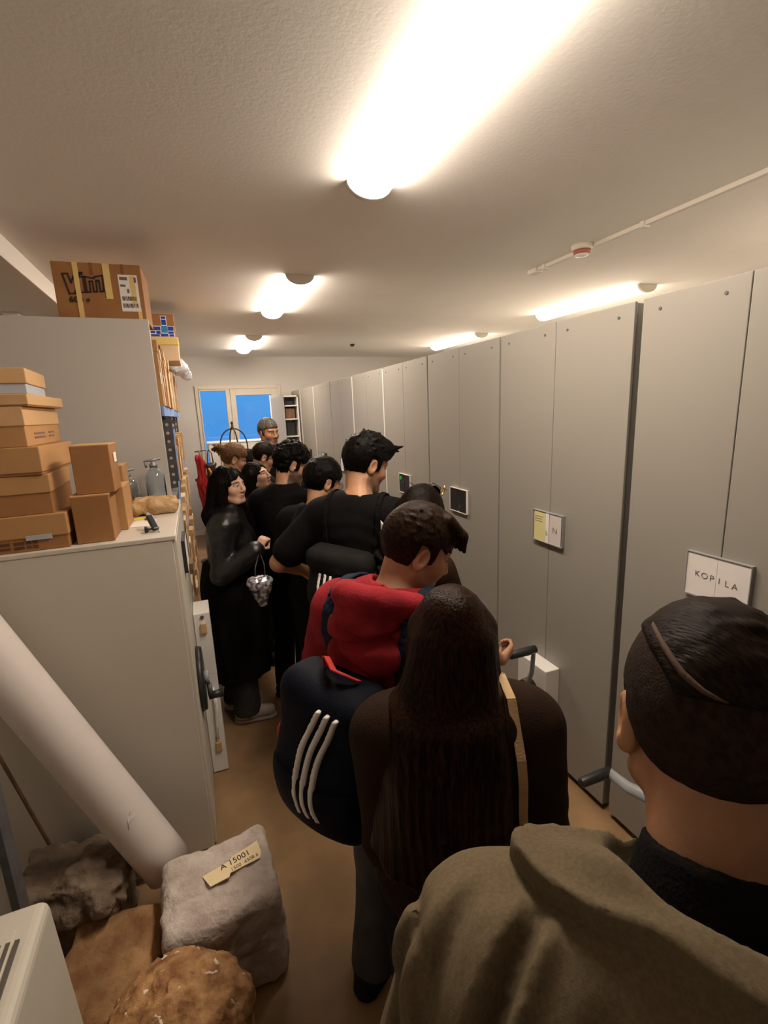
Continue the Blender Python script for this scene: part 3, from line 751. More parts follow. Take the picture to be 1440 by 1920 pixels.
def plain(name, lo, hi, label, m, ang=0, flap=True, group='upright card boxes on the low cabinet'):
    c = ((lo[0] + hi[0]) / 2, (lo[1] + hi[1]) / 2, lo[2]); R_ = rotz(ang, c); t = thing(name, label, 'box', c, group)
    MB().box(lo, hi, R_).build('body', m, t, bevel=.0025)
    if flap: MB().box((lo[0] - .001, lo[1] + .006, hi[2] - .001), (hi[0] + .002, hi[1] + .001, hi[2] + .002), R_).build('flap', M_CARDL, t)
    return t, R_
plain('square_card_box', (-.432, 1.94, 1.4205), (-.312, 2.10, 1.592), 'plain brown square box standing on the cabinet, under another', M_CARD2)
t, R_ = plain('square_card_box', (-.412, 1.965, 1.595), (-.290, 2.12, 1.768), 'plain brown square box on top of another, white sticker on its side', M_CARD2, ang=-1)
MB().box((-.2885, 2.03, 1.70), (-.2868, 2.08, 1.735), R_).build('sticker', M_PAPER, t)
plain('slim_card_box', (-.322, 2.115, 1.4205), (-.287, 2.30, 1.592), 'low slim brown box on edge behind the square boxes', M_CARD)
plain('slim_card_box', (-.352, 2.31, 1.4205), (-.303, 2.47, 1.660), 'tall slim brown box on edge behind the square boxes', M_CARD)

def bottle(c, r, hgt, label):
    t = thing('glass_siphon', label, 'bottle', c, 'glass siphons on the low cabinet')
    x, y, z = c
    prof = [(r * .86, .0), (r, .010), (r, hgt * .66), (r * .96, hgt * .72), (r * .62, hgt * .82), (r * .36, hgt * .87), (r * .34, hgt * .93)]
    inner = [(p[0] - .004, max(.006, p[1])) for p in prof]
    MB().lathe(c, prof + [(i[0], i[1]) for i in inner[::-1]], 36).build('glass_body', M_BOTTLE, t)
    MB().lathe(c, [(r * .40, hgt * .90), (r * .42, hgt * .96), (r * .25, hgt * 1.0), (r * .2, hgt * 1.05)], 20).build('metal_collar', M_STEEL, t)
    h_ = MB().tube([(x - r * .9, y - .01, z + hgt * 1.045), (x, y, z + hgt * 1.07), (x + r * .75, y + .005, z + hgt * 1.085)], [.004, .007, .005], 8)
    h_.tube([(x - r * .75, y - .01, z + hgt * 1.04), (x - r * .70, y - .01, z + hgt * .90)], .006, 8).build('lever', M_STEEL, t)
    return t
bottle((-.208, 2.66, 1.4205), .046, .215, 'clear bluish glass siphon bottle, nearer the aisle, behind the flat stone')
bottle((-.335, 2.66, 1.4205), .050, .175, 'round glass siphon bottle half hidden behind the slim boxes')
fb = Field((-.32, 2.52, 1.40), (-.22, 2.62, 1.50), .006); fb.el((-.272, 2.57, 1.448), (.030, .026, .028)); X, Y, Z = fb.grid(); fb.d += .004 * vnoise(X, Y, Z, 60); fb.cut((0, 0, 1.4205), (0, 0, -1))
tag(fb.build('black_lump', M_BLACKP, loc=(-.272, 2.57, 1.42)), 'small black rounded lump behind the flat stone', 'stone')
fs = Field((-.36, 2.30, 1.39), (-.06, 2.58, 1.54), .006)
fs.bx((-.208, 2.42, 1.455), (.098, .055, .032), rnd=.022, k=.01); fs.el((-.22, 2.43, 1.462), (.07, .055, .032), k=.03); X, Y, Z = fs.grid(); fs.d += .010 * vnoise(X, Y, Z, 28) + .004 * vnoise(X, Y, Z, 70, 3); fs.cut((0, 0, 1.4205), (0, 0, -1))
tag(fs.build('flat_stone', M_STONEF, loc=(-.208, 2.42, 1.42)), 'flat tan loaf-like stone lying on the low cabinet top', 'stone')
tag(box('yellow_note', (-.288, 2.285, 1.4210), (-.245, 2.345, 1.4225), M_YELLOW, M=rotz(-14, (-.266, 2.31, 0)), loc=(-.266, 2.31, 1.42)), 'small bright yellow note paper beside the slim boxes', 'note')
tag(box('paper_slip', (-.285, 2.14, 1.4207), (-.205, 2.275, 1.4216), M_PAPER, M=rotz(-10, (-.25, 2.2, 0)), loc=(-.25, 2.2, 1.42)), 'white slip of paper in front of the yellow note', 'paper')
tag(MB().box((-.236, 2.26, 1.4207), (-.222, 2.345, 1.4305), rotz(-8, (-.23, 2.3, 0))).build('dark_eraser', mat('violet_dark', (.10, .07, .09), .6), loc=(-.23, 2.3, 1.42), bevel=.002), 'narrow dark strip lying right of the yellow note', 'eraser')
t = thing('tape_cutter', 'small black tape cutter propped on the cabinet corner', 'tape cutter', (-.19, 2.05, 1.42))
a, b = Vector((-.178, 1.998, 1.4305)), Vector((-.212, 2.09, 1.492)); d = (b - a).normalized(); s_ = Vector((.85, .45, 0)).normalized(); n_ = d.cross(s_)
Mt = Matrix(((s_.x, d.x, n_.x, a.x), (s_.y, d.y, n_.y, a.y), (s_.z, d.z, n_.z, a.z), (0, 0, 0, 1)))
MB().box((-.013, 0, -.008), (.013, .085, .008), Mt).build('body', M_BLACKP, t, bevel=.005)
MB().prism([Mt @ Vector(p) for p in ((-.011, .085, -.004), (.011, .085, -.004), (0, .108, -.002))], Mt.to_3x3() @ Vector((0, 0, .006))).build('blade', M_GREYP, t)
MB().tube([Mt @ Vector((-.010, .012, .0)), Mt @ Vector((-.034, .010, -.002)), (-.214, 2.010, 1.442), (-.212, 1.995, 1.4265)], [.006, .006, .006, .007], 10).build('hook', M_BLACKP, t)
MB().cyl(Mt @ Vector((.006, .002, 0)), (-.166, 1.985, 1.4215), .0025, n=8).build('pin', M_STEEL, t)

# ------------------------------------------------------------------ roll, stones and appliance in the lower left corner
t = thing('paper_roll', 'long white paper roll leaning across the grey cabinet, its foot by the white stone', 'roll', (-.245, 1.66, .22))
P0, P1 = Vector((-.268, 1.66, .235)), Vector((-.985, 1.80, 1.86)); ax = (P1 - P0); RR = .080
fr_ = MB(); pts = [P0 + ax * (i / 14) for i in range(15)]
fr_.tube(pts, RR, 40)
r_ = fr_.build('outer_sheet', M_TUBE, t)
MB().tube([P0 - ax.normalized() * .002, P0 + ax.normalized() * .02], RR * .88, 32).build('inner_core', M_PAPERG, t)
ux = ax.normalized(); toc = (Vector(CAM_POS) - P0).normalized(); toc = (toc - ux * toc.dot(ux)).normalized(); sd_ = ux.cross(toc)
def onroll(s, th, lift=.0012): return P0 + ux * s + (toc * math.cos(th) + sd_ * math.sin(th)) * (RR + lift)
cr = MB()
for k, (s0, t0, s1, t1) in enumerate(((.26, -.25, .30, .05), (.275, -.20, .285, .30), (.30, .05, .31, .35))): cr.tube([onroll(s0, t0), onroll((s0 + s1) / 2 + .006, (t0 + t1) / 2), onroll(s1, t1)], [.0008, .0022, .0008], 8)
cr.build('crease', M_TUBE, r_)
MB().tube([onroll(-.01, -.6, -.004), onroll(.01, -.3, .003), onroll(.03, 0, .006), onroll(.02, .3, .003)], [.003, .008, .008, .003], 8).build('torn_edge', M_TUBE, r_)

def rock(name, lab, m, lo, hi, step, fn, amp=((.012, 14), (.006, 35), (.003, 75)), cat='stone', seed=0, floor=0.001):
    F = Field(lo, hi, step); fn(F); X, Y, Z = F.grid()
    for k, (a_, s_) in enumerate(amp): F.d += a_ * vnoise(X, Y, Z, s_, seed + k)
    if floor is not None: F.cut((0, 0, floor), (0, 0, -1), .003)
    c = ((lo[0] + hi[0]) / 2, (lo[1] + hi[1]) / 2, max(lo[2], 0))
    o = F.build(name, m, loc=c); tag(o, lab, cat); return o
Rw = np.array(Matrix.Rotation(math.radians(3), 3, 'Z'))
def fwhite(F):
    F.bx((-.092, 1.445, .235), (.182, .155, .105), Rw, rnd=.035, k=.02)
    F.bx((-.085, 1.43, .10), (.178, .150, .12), Rw, rnd=.05, k=.02)
    F.rc((-.28, 1.272, .155), (.11, 1.282, .165), .012, k=.02, op='-'); F.rc((.105, 1.28, .165), (.11, 1.60, .17), .012, k=.02, op='-')
ws = rock('white_stone', 'squarish white limestone block on the floor with a yellowed paper label', M_STONEW, (-.36, 1.20, -.03), (.18, 1.68, .42), .008, fwhite, seed=1)
t = thing('stone_label', 'torn yellowed handwritten paper label lying on the white stone', 'label', (-.03, 1.47, .35))
R_ = rotz(14, (-.035, 1.45, .35)) @ Matrix.Translation((-.035, 1.45, 0)) @ Matrix.Diagonal((.80, .80, 1, 1)) @ Matrix.Translation((.02, -1.48, 0))
LZ = .352
MB().prism([R_ @ Vector(p) for p in ((-.135, 1.445, LZ), (-.060, 1.440, LZ), (-.050, 1.455, LZ), (.075, 1.445, LZ), (.090, 1.470, LZ), (.095, 1.535, LZ), (-.020, 1.525, LZ), (-.040, 1.512, LZ), (-.150, 1.510, LZ))], (0, 0, .002)).build('paper', M_LABELY, t)
rt = R_.to_3x3() @ Vector((1, .02, 0)); uu = R_.to_3x3() @ Vector((0, 1, 0))
text('lettering', 'A 15001', .030, R_ @ Vector((-.015, 1.500, LZ + .0025)), rt, uu, M_INK, t)
text('lettering', '1500  4308 6', .018, R_ @ Vector((.015, 1.466, LZ + .0025)), rt, uu, M_INKG, t)

def fround(F):
    F.el((-.212, 1.035, .355), (.185, .170, .120), k=.02); F.el((-.21, 1.03, .22), (.172, .160, .15), k=.05); F.bx((-.21, 1.03, .11), (.145, .135, .11), rnd=.06, k=.06)
rs_ = rock('round_stone', 'rounded loaf-like orange-brown stone with pale crust, nearest at the bottom edge', M_STONEB, (-.46, .80, -.03), (.04, 1.26, .54), .0065, fround, amp=((.014, 12), (.009, 34), (.006, 80)), seed=5)
fp = Field((-.46, .80, .1), (.04, 1.26, .54), .0050); fround(fp); X, Y, Z = fp.grid()
for k, (a_, s_) in enumerate(((.014, 12), (.009, 34), (.006, 80))): fp.d += a_ * vnoise(X, Y, Z, s_, 5 + k)
fp.d -= .0018; fp.inter(.52 - (.8 * vnoise(X, Y, Z, 46, 9) + .75 * vnoise(X, Y, Z, 105, 12) + .25 * vnoise(X, Y, Z, 14, 3)) + 0 * X, .002); fp.d = np.maximum(fp.d, .33 - Z + 0 * X + 0 * Y)
fp.build('pale_crust', M_CRUST, rs_)
rock('tan_slab_stone', 'rough tan slab lying between the appliance and the round stone', M_STONEC, (-.66, 1.10, -.03), (-.22, 1.62, .26), .009,
     lambda F: F.bx((-.44, 1.385, .10), (.155, .19, .125), np.array(Matrix.Rotation(math.radians(-14), 3, 'Z')), rnd=.04, k=.02), seed=11)
def fgrey(F):
    Rg = np.array((Matrix.Rotation(math.radians(-8), 3, 'X') @ Matrix.Rotation(math.radians(6), 3, 'Y')))
    F.bx((-.560, 1.70, .295), (.165, .130, .036), Rg, rnd=.008, k=.01); F.bx((-.545, 1.66, .250), (.115, .10, .045), Rg, rnd=.02, k=.02)
    F.rc((-.46, 1.53, .29), (-.52, 1.62, .345), .028, .030, k=.03); F.rc((-.56, 1.555, .27), (-.53, 1.64, .345), .026, .028, k=.03)
    F.rc((-.52, 1.71, .352), (-.50, 1.64, .356), .020, .024, k=.015); F.rc((-.55, 1.63, .358), (-.47, 1.645, .352), .018, .014, k=.01)
    F.rc((-.60, 1.50, .31), (-.50, 1.535, .33), .020, .014, k=.01, op='-'); F.rc((-.50, 1.665, .383), (-.44, 1.69, .38), .008, .006, k=.006, op='-')
rock('carved_stone', 'broken grey carved stone fragment under the paper roll', M_STONEG, (-.78, 1.45, .12), (-.32, 1.86, .44), .007, fgrey, amp=((.012, 16), (.009, 38), (.006, 85)), seed=21, floor=None)
rock('support_stone', 'dark block holding up the grey carved stone', M_STONEG, (-.76, 1.50, -.03), (-.34, 1.88, .28), .010,
     lambda F: F.bx((-.55, 1.72, .115), (.14, .11, .115), rnd=.03, k=.02), seed=31)

# appliance
t = thing('grey_appliance', 'off-white plastic appliance with vent slots at the bottom corner', 'appliance', (-.66, .93, 0))
AX1, AY0, AY1, AZ = -.440, .70, 1.10, .800
MB().box((-.925, AY0 - .03, .03), (AX1 + .035, AY1 + .03, AZ), taper=.925).build('body', M_APPL, t, bevel=.022, seg=4)
MB().box((-.885, AY0 + .015, AZ - .004), (AX1 - .028, AY1 - .050, AZ + .005)).build('top_cover', M_APPL, t, bevel=.006, seg=3)
for k in range(9):
    MB().box((-.464 - k * .016, .80, AZ + .002), (-.456 - k * .016, 1.02, AZ + .0066)).build('vent_slot', M_VENT, t)
MB().prism([(AX1 + .030, AY0 + .05, .12), (AX1 + .030, AY1 - .05, .12), (AX1 + .009, AY1 - .05, .62), (AX1 + .009, AY0 + .05, .62)], (.003, 0, 0)).build('side_cover', M_APPL, t, bevel=.002)
for x in (-.86, -.48):
    for y in (.74, 1.06): MB().cyl((x, y, 0), (x, y, .035), .018, n=12).build('foot', M_BLACKP, t)
t = thing('upright_board', 'grey upright board behind the appliance at the left edge', 'board', (-.75, 1.32, 0))
MB().box((-1.0, 1.26, 0), (-.562, 1.30, 1.12)).build('board', M_PANEL, t, bevel=.003); MB().box((-.562, 1.255, 0), (-.545, 1.305, 1.12)).build('edge_strip', M_DSTEEL, t)
t = thing('thin_rod', 'thin dark rod leaning on the grey cabinet behind the paper roll', 'rod', (-.64, 1.84, .2))
MB().tube([(-.618, 1.845, .012), (-.665, 1.855, .265), (-.765, 1.872, .70), (-.93, 1.895, 1.40)], .0065, 8).build('shaft', M_WOOD, t)
MB().cyl((-.617, 1.8448, .0), (-.6205, 1.8455, .02), .009, n=10).build('ferrule', M_DSTEEL, t)
t = thing('brown_batten', 'brown wooden batten leaning behind the white paper roll', 'batten', (-.45, 1.86, 0))
def bar_(pts_, w, th):
    a, b = Vector(pts_[0]), Vector(pts_[1]); d = (b - a).normalized(); n = Vector((0, -1, 0)); n = (n - d * n.dot(d)).normalized(); s = d.cross(n)
    q = [a + s * w / 2, a - s * w / 2, b - s * w / 2, b + s * w / 2]; return MB().prism([p - n * th / 2 for p in q], n * th)
bar_([(-.398, 1.86, .02), (-.86, 1.888, 1.58)], .050, .018).build('batten', M_WOOD, t, bevel=.003); bar_([(-.400, 1.8585, .03), (-.404, 1.8587, .045)], .052, .020).build('end_band', M_DSTEEL, t)

# ================================================================== people
def skin_mat(): return mat('skin', (1, 1, 1), 0.5, attr='Col', var=0.06, vscale=60, bump=0.06, bscale=300, spec=0.35)
def cloth(name, col, rough=.85, **k):
    d = dict(var=.12, vscale=14, bump=.25, bscale=220, sheen=0.0, spec=.10); d.update(k); return mat(name, col, rough, **d)
def hairm(name, col, col2, stretch=(90, 14, 30), rough=.42, **k):
    d = dict(col2=col2, vscale=3.0, bump=.30, bscale=3.2, stretch=stretch, spec=.07, contrast=(.38, .66)); d.update(k); return mat(name, col, rough, **d)
def face_axes(yaw, pitch=0.0, roll=0.0):
    y, p = math.radians(yaw), math.radians(pitch)
    f = np.array([math.cos(p) * math.cos(y), math.cos(p) * math.sin(y), math.sin(p)]); r = np.array([math.sin(y), -math.cos(y), 0.0]); u = np.cross(r, f)
    a = math.radians(roll); r2 = r * math.cos(a) + u * math.sin(a); u2 = np.cross(r2, f)
    return np.stack([r2, f, u2], 1)                       # columns: right, forward, up

class Body:
    """joints of one standing figure, measured in metres in the room"""
    def __init__(s, head, yaw, H, hyaw=None, hpitch=-10, hroll=0, female=False, pelvis=None, nf=.05, armk=1.0, hk=1.0, build=1.0, stance=.085, feet_yaw=None, step=(0, 0), drop=.200):
        s.s = H / 1.75; s.fem = female; s.head = A3(head); s.b = build
        s.hs = s.s * (.97 if female else 1.0) * hk; s.armk = armk
        s.M = face_axes(yaw if hyaw is None else hyaw, hpitch, hroll)
        y = math.radians(yaw); s.F = np.array([math.cos(y), math.sin(y), 0.]); s.R = np.array([math.sin(y), -math.cos(y), 0.]); s.Z = np.array([0, 0, 1.])
        s.S = s.head - s.F * nf - s.Z * drop * s.s
        pz = min(.535 * H, s.S[2] - .42 * s.s)
        px, py = (pelvis if pelvis is not None else (s.S[0] - s.F[0] * .02, s.S[1] - s.F[1] * .02))
        s.P = np.array([px, py, pz]); s.U = (s.S - s.P) / np.linalg.norm(s.S - s.P); s.TF = s.F - s.U * (s.F @ s.U); s.TF /= np.linalg.norm(s.TF)
        s.TM = np.stack([s.R, s.TF, s.U], 1)
        sw = (.165 if female else .188) * s.s * (.5 + .5 * build)
        s.sh = {1: s.S + s.R * sw - s.U * .022 * s.s, -1: s.S - s.R * sw - s.U * .022 * s.s}
        fy = math.radians(yaw if feet_yaw is None else feet_yaw); s.FF = np.array([math.cos(fy), math.sin(fy), 0.]); s.FR = np.array([math.sin(fy), -math.cos(fy), 0.])
        s.hip = {}; s.knee = {}; s.ank = {}
        for q, st in ((1, step[0]), (-1, step[1])):
            s.hip[q] = s.P + s.R * q * .088 * s.s - s.Z * .03; s.ank[q] = np.array([px, py, .085 * s.s]) + s.FR * q * stance + s.FF * (st - .03)
            s.knee[q] = (s.hip[q] + s.ank[q]) / 2 + s.FF * .03
        s.arm = {}
    def reach(s, q, hand, out=.3, back=.35):
        """two-bone arm of side q (1 right, -1 left) to the wrist position"""
        a = s.sh[q]; h = A3(hand); L1, L2 = .285 * s.s * s.armk, .255 * s.s * s.armk; d = h - a; D = np.linalg.norm(d)
        if D > (L1 + L2) * .985: h = a + d / D * (L1 + L2) * .985; d = h - a; D = np.linalg.norm(d)
        x = (L1 * L1 - L2 * L2 + D * D) / (2 * D); hh = math.sqrt(max(L1 * L1 - x * x, 1e-6))
        pole = s.R * q * out - s.F * back - s.Z * .6; e = d / D; pole = pole - e * (pole @ e); pole /= np.linalg.norm(pole)
        s.arm[q] = (a, a + e * x + pole * hh, h)
    def loc(s, r, f, u): return s.S + s.R * r + s.F * f + s.Z * u
    # ---- shapes shared by skin and clothes
    def torso(s, F, o, k=.05):
        c = s.s; b = s.b; M = s.TM; W = lambda r, f, u: s.P + s.R * r * c + s.TF * f * c + s.U * u * c
        L = np.linalg.norm(s.S - s.P) / c
        w = .92 if s.fem else 1.0
        F.el(W(0, 0, .02), A3((.165 * (1.02 if s.fem else .97), .115, .13)) * c * b + o, M, k=.03)
        F.el(W(0, .005, L * .36), A3((.138 * w, .100, .17)) * c * b + o, M, k=k)
        F.el(W(0, .0, L * .70), A3((.168 * w, .112, .20)) * c * b + o, M, k=k)
        F.rc(s.sh[1] - s.R * .03, s.sh[-1] + s.R * .03, .062 * c * b + o, k=k)
        if s.fem:
            for q in (1, -1): F.el(W(.075 * q, .085, L * .66), A3((.062, .055, .06)) * c + o, M, k=.04)
        for q in (1, -1): F.rc(s.S + s.U * .035 * c, s.sh[q] - s.R * q * .035, .056 * c + o * .8, .050 * c + o, k=.045)
    def arms(s, F, o, upto=2.0, q_=(1, -1), k=.03, flare=0.0):
        c = s.s * (.86 if s.fem else 1.0)
        for q in q_:
            a, e, h = s.arm[q]; t1 = min(upto, 1.0)
            e1 = a + (e - a) * t1
            F.rc(a, e1, .058 * c + o, (.058 - .014 * t1) * c + o + flare * (1 if upto <= 1 else 0), k=k)
            if upto > 1: F.rc(e, e + (h - e) * (upto - 1), .046 * c + o, (.046 - .016 * (upto - 1)) * c + o + flare, k=.02)
    def legs(s, F, o, zmin=0.0, k=.03, flare=0.0):
        c = s.s
        for q in (1, -1):
            F.rc(s.hip[q], s.knee[q], .088 * c + o, .058 * c + o, k=k); F.rc(s.knee[q], s.ank[q], .058 * c + o, .040 * c + o + flare, k=.03)
    def neck(s, F, o=0.0): 
        a = s.S + s.U * .0; b = s.head + s.M @ A3((0, -.025, -.045)) * s.hs
        F.rc(a, b, (.052 if s.fem else .061) * s.s + o, (.047 if s.fem else .056) * s.s + o, k=.03)
    def skull(s, F):
        h = s.hs; c = s.head; M = s.M; W = lambda *p: c + M @ A3(p) * h
        E = lambda p, r, k=.02, op='+': F.el(W(*p), A3(r) * h, M, k=k * h, op=op, pad=.03)
        C = lambda p, q, a, b=None, k=.01, op="+": F.rc(W(*p), W(*q), a * h, (a if b is None else b) * h, k=k * h, op=op, pad=.03)
        j = .92 if s.fem else 1.0
        E((0, -.012, .034), (.075, .094, .090)); E((0, .030, -.025), (.062 * j, .060, .085), .03)
        E((0, .034, -.068), (.050 * j, .046, .040), .03); C((-.022 * j, .068, -.096), (.022 * j, .068, -.096), .015 if s.fem else .018, k=.02)
        for q in (1, -1):
            E((.040 * q, .058, -.022), (.026, .026, .026), .025)
            C((.046 * q, .070, .030), (.012 * q, .086, .027), .009 if s.fem else .012, k=.012)
            C((.058 * j * q, -.005, -.055), (.030 * j * q, .055, -.092), .018, .015, k=.025)
        for q in (1, -1): E((.033 * q, .096, .006), (.019, .014, .012), .010, '-')
        C((0, .088, .018), (0, .108, -.022), .0085, .0105, k=.010); E((0, .109, -.027), (.012, .011, .010), .006)
        for q in (1, -1):
            E((.012 * q, .099, -.031), (.009, .010, .008), .006); E((.032 * q, .0755, .006), (.0135, .0125, .0125), .004)
            C((.020 * q, .0865, .014), (.045 * q, .078, .011), .0045, .004, k=.004)
        C((-.020, .080, -.060), (0, .0905, -.056), .0062, .0072, k=.007); C((.020, .080, -.060), (0, .0905, -.056), .0062, .0072, k=.007)
        C((-.016, .081, -.067), (.016, .081, -.067), .0075, k=.007); C((-.012, .0855, -.0675), (.012, .0855, -.0675), .0065, k=.006)
        C((-.024, .0905, -.0625), (.024, .0905, -.0625), .0022, k=.003, op='-')
        for q in (1, -1):
            Me = M @ np.array(Matrix.Rotation(math.radians(-18 * q), 3, 'Z')) @ np.array(Matrix.Rotation(math.radians(-10), 3, 'X'))
            F.el(W(.079 * q, -.012, -.004), A3((.011, .021, .034)) * h, Me, k=.006 * h, pad=.03)
            F.el(W(.089 * q, -.008, .000), A3((.007, .011, .020)) * h, Me, k=.006 * h, op='-', pad=.03)
            F.el(W(.080 * q, -.010, -.030), A3((.009, .010, .010)) * h, M, k=.008 * h, pad=.03)
    def hands(s, F, spec):
        """spec: side -> (finger direction, palm normal, curl)"""
        c = s.s * (.88 if s.fem else 1.0) * getattr(s, 'handk', 1.0)
        for q in (1, -1):
            e, w = s.arm[q][1], s.arm[q][2]
            d, n, curl = spec.get(q, (None, None, .55))
            d = (w - e) if d is None else A3(d); d = d / np.linalg.norm(d)
            n = (-s.R * q) if n is None else A3(n); n = n - d * (n @ d); n /= np.linalg.norm(n)
            sd = np.cross(d, n) * (-q)            # towards the thumb
            P = lambda x, y, z: w + (sd * x + d * y + n * z) * c
            F.rc(P(.012, 0, 0), P(.022, .075, 0), .020 * c, .0145 * c, k=.012); F.rc(P(-.010, .0, 0), P(-.022, .072, 0), .019 * c, .0125 * c, k=.012); F.rc(P(0, .01, .004), P(0, .07, .003), .019 * c, .015 * c, k=.012)
            for x, L, sp in ((.029, .070, .05), (.010, .078, .01), (-.009, .073, -.03), (-.026, .057, -.08)):
                a = P(x, .080, 0); t1 = curl * .9; t2 = curl * 2.1; t3 = curl * 2.9
                v = lambda t: d * math.cos(t) + n * math.sin(t) + sd * sp * math.cos(t)
                b = a + v(t1) * L * .48 * c; e2 = b + v(t2) * L * .30 * c; g = e2 + v(t3) * L * .26 * c
                F.rc(a, b, .0095 * c, .0085 * c, k=.004); F.rc(b, e2, .0085 * c, .0078 * c, k=.003); F.rc(e2, g, .0078 * c, .0066 * c, k=.003)
            a = P(.026, .018, .006); b = P(.050, .045, .014 + .02 * curl); g = P(.052 - .022 * curl, .078, .020 + .032 * curl)
            F.rc(a, b, .0125 * c, .0105 * c, k=.01); F.rc(b, g, .0105 * c, .008 * c, k=.004)
            s.handf[q] = (w, d, n, sd, c)
    handf = None

def hair_short(s, F, top=.022, side=.012, front=.058, slope=.80, back=0.0, quiff=0.0, rough=.004, nsc=60, seed=0, sideburn=True):
    h = s.hs; c = s.head; M = s.M; W = lambda *p: c + M @ A3(p) * h
    F.el(W(0, -.014, .036), (A3((.076, .095, .091)) + side) * h, M, k=.02); F.el(W(0, -.012, .046), (A3((.070, .088, .086)) + top) * h, M, k=.03)
    if quiff: F.rc(W(-.03, .068, .095), W(.03, .068, .095), (.026 + quiff) * h, k=.03); F.rc(W(0, .0, .112), W(0, .07, .098), (.03 + quiff * .6) * h, k=.03)
    q = F.local(c, M); x, y, z = [v / h for v in q]
    hl = z - np.where(y > .012, front - (.085 - y) * .35 * (y < .085), np.where(y > -.028, .012 + (y - .012) * .2, -.062 + back + (y + .028) * -.25))
    # front edge follows the forehead, a drop in front of the ear, nape behind
    edge = np.where(y > .030, front - .006 + (np.abs(x) / .07) ** 2 * -.012, np.where(y > .002, -.018 if sideburn else .02, np.where(y > -.030, .034, -.072 + back)))
    d = (edge - z) * h
    F.inter(np.maximum(d * .85, -.03).astype(np.float32), .010)
    X, Y, Z = F.grid(); F.d = F.d + (rough * vnoise(X, Y, Z, nsc, seed) + rough * .6 * vnoise(X, Y, Z, nsc * 2.2, seed + 1)).astype(np.float32)
def tufts(s, G, n, sweep, lift=.010, r=.012, ln=.03, seed=0, zmin=.03, back=True, wid=1.0):
    """locks of short hair lying along the scalp in the direction sweep (head coordinates)"""
    h = s.hs; rd = random.Random(seed); sw = A3(sweep)
    for i in range(n):
        a = rd.uniform(-math.pi, math.pi); b = math.asin(rd.uniform(.05, 1.0))
        d = A3((math.sin(a) * math.cos(b), math.cos(a) * math.cos(b), math.sin(b)))
        p = A3((0, -.012, .045)) + d * A3((.072, .090, .088)) * wid
        if p[2] < zmin + .035 * (p[1] > .03): continue
        t = sw + A3((rd.uniform(-.35, .35), rd.uniform(-.3, .3), rd.uniform(-.1, .3))); t = t - d * (t @ d); t /= (np.linalg.norm(t) + 1e-6)
        q = p + t * ln + d * lift * rd.uniform(.3, 1.2) - d * .004
        G.rc(s.head + s.M @ p * h, s.head + s.M @ q * h, r * h, .0035 * h, k=.006, pad=.02)
def hair_long(s, F, length=.30, width=.085, out=.020, part=True, back_depth=.05, wave=.004, spread=0.0, front=True, seed=0, fwd=0.0, lean=None):
    """long straight hair: cap, side curtains, back fall"""
    h = s.hs; c = s.head; M = s.M; W = lambda *p: c + M @ A3(p) * h; Zd = A3((0, 0, -1.))
    F.el(W(0, -.014, .034), (A3((.076, .095, .092)) + out) * h, M, k=.02)
    yv = M[:, 1].copy(); yv[2] = 0; yv /= np.linalg.norm(yv); rv = A3((yv[1], -yv[0], 0)); ln = A3(lean) if lean is not None else A3((0, 0, 0))
    for i in range(-3, 4):
        x = i / 3 * width
        a = W(x * .8, -.055 - .02 * (1 - abs(i) / 3), .0)
        b = c + rv * (x * (1 + spread)) - yv * (.075 + back_depth * (1 - (i / 3.0) ** 2) + fwd) + Zd * (length - .02 * abs(i)) + ln
        m = (a + b) / 2 - yv * .012 + rv * x * .12
        F.rc(a, m, .042 * h, .044, k=.03); F.rc(m, b, .044, .024, k=.03)
    for q in (1, -1):
        a = W(.070 * q, .0, .03); b = c + rv * q * (.085 + .03 * spread) + yv * (.010) + Zd * (length * (.72 if front else .45))
        F.rc(a, b, .036 * h, .024, k=.03)
    q = F.local(c, M); x, y, z = [v / h for v in q]
    # open the face
    F.el(W(0, .115, -.030), A3((.060, .085, .100)) * h, M, k=.012, op='-')
    if part:
        F.rc(W(.0, .105, .085), W(.0, -.02, .150), .006, .004, k=.008, op='-')
    X, Y, Z = F.grid(); ang = np.arctan2(Y - c[1], X - c[0])
    st = np.sin(ang * 46 + 2.5 * vnoise(X, Y, Z, 8, seed)) * .6 + np.sin(ang * 97 + 3 * vnoise(X, Y, Z, 10, seed + 2)) * .4
    F.d = F.d + (wave * .5 * st + wave * vnoise(X, Y, Z * .25, 22, seed)).astype(np.float32)

def folds(F, amp=.006, sc=9, seed=0, diag=None):
    X, Y, Z = F.grid(); F.d = F.d + (amp * vnoise(X, Y, Z * .55, sc, seed) + amp * .5 * np.sin(Z * 95 + 6 * vnoise(X, Y, Z, 5, seed + 3)) * np.clip(vnoise(X, Y, Z, 4, seed + 5) + .1, 0, 1)).astype(np.float32); return F

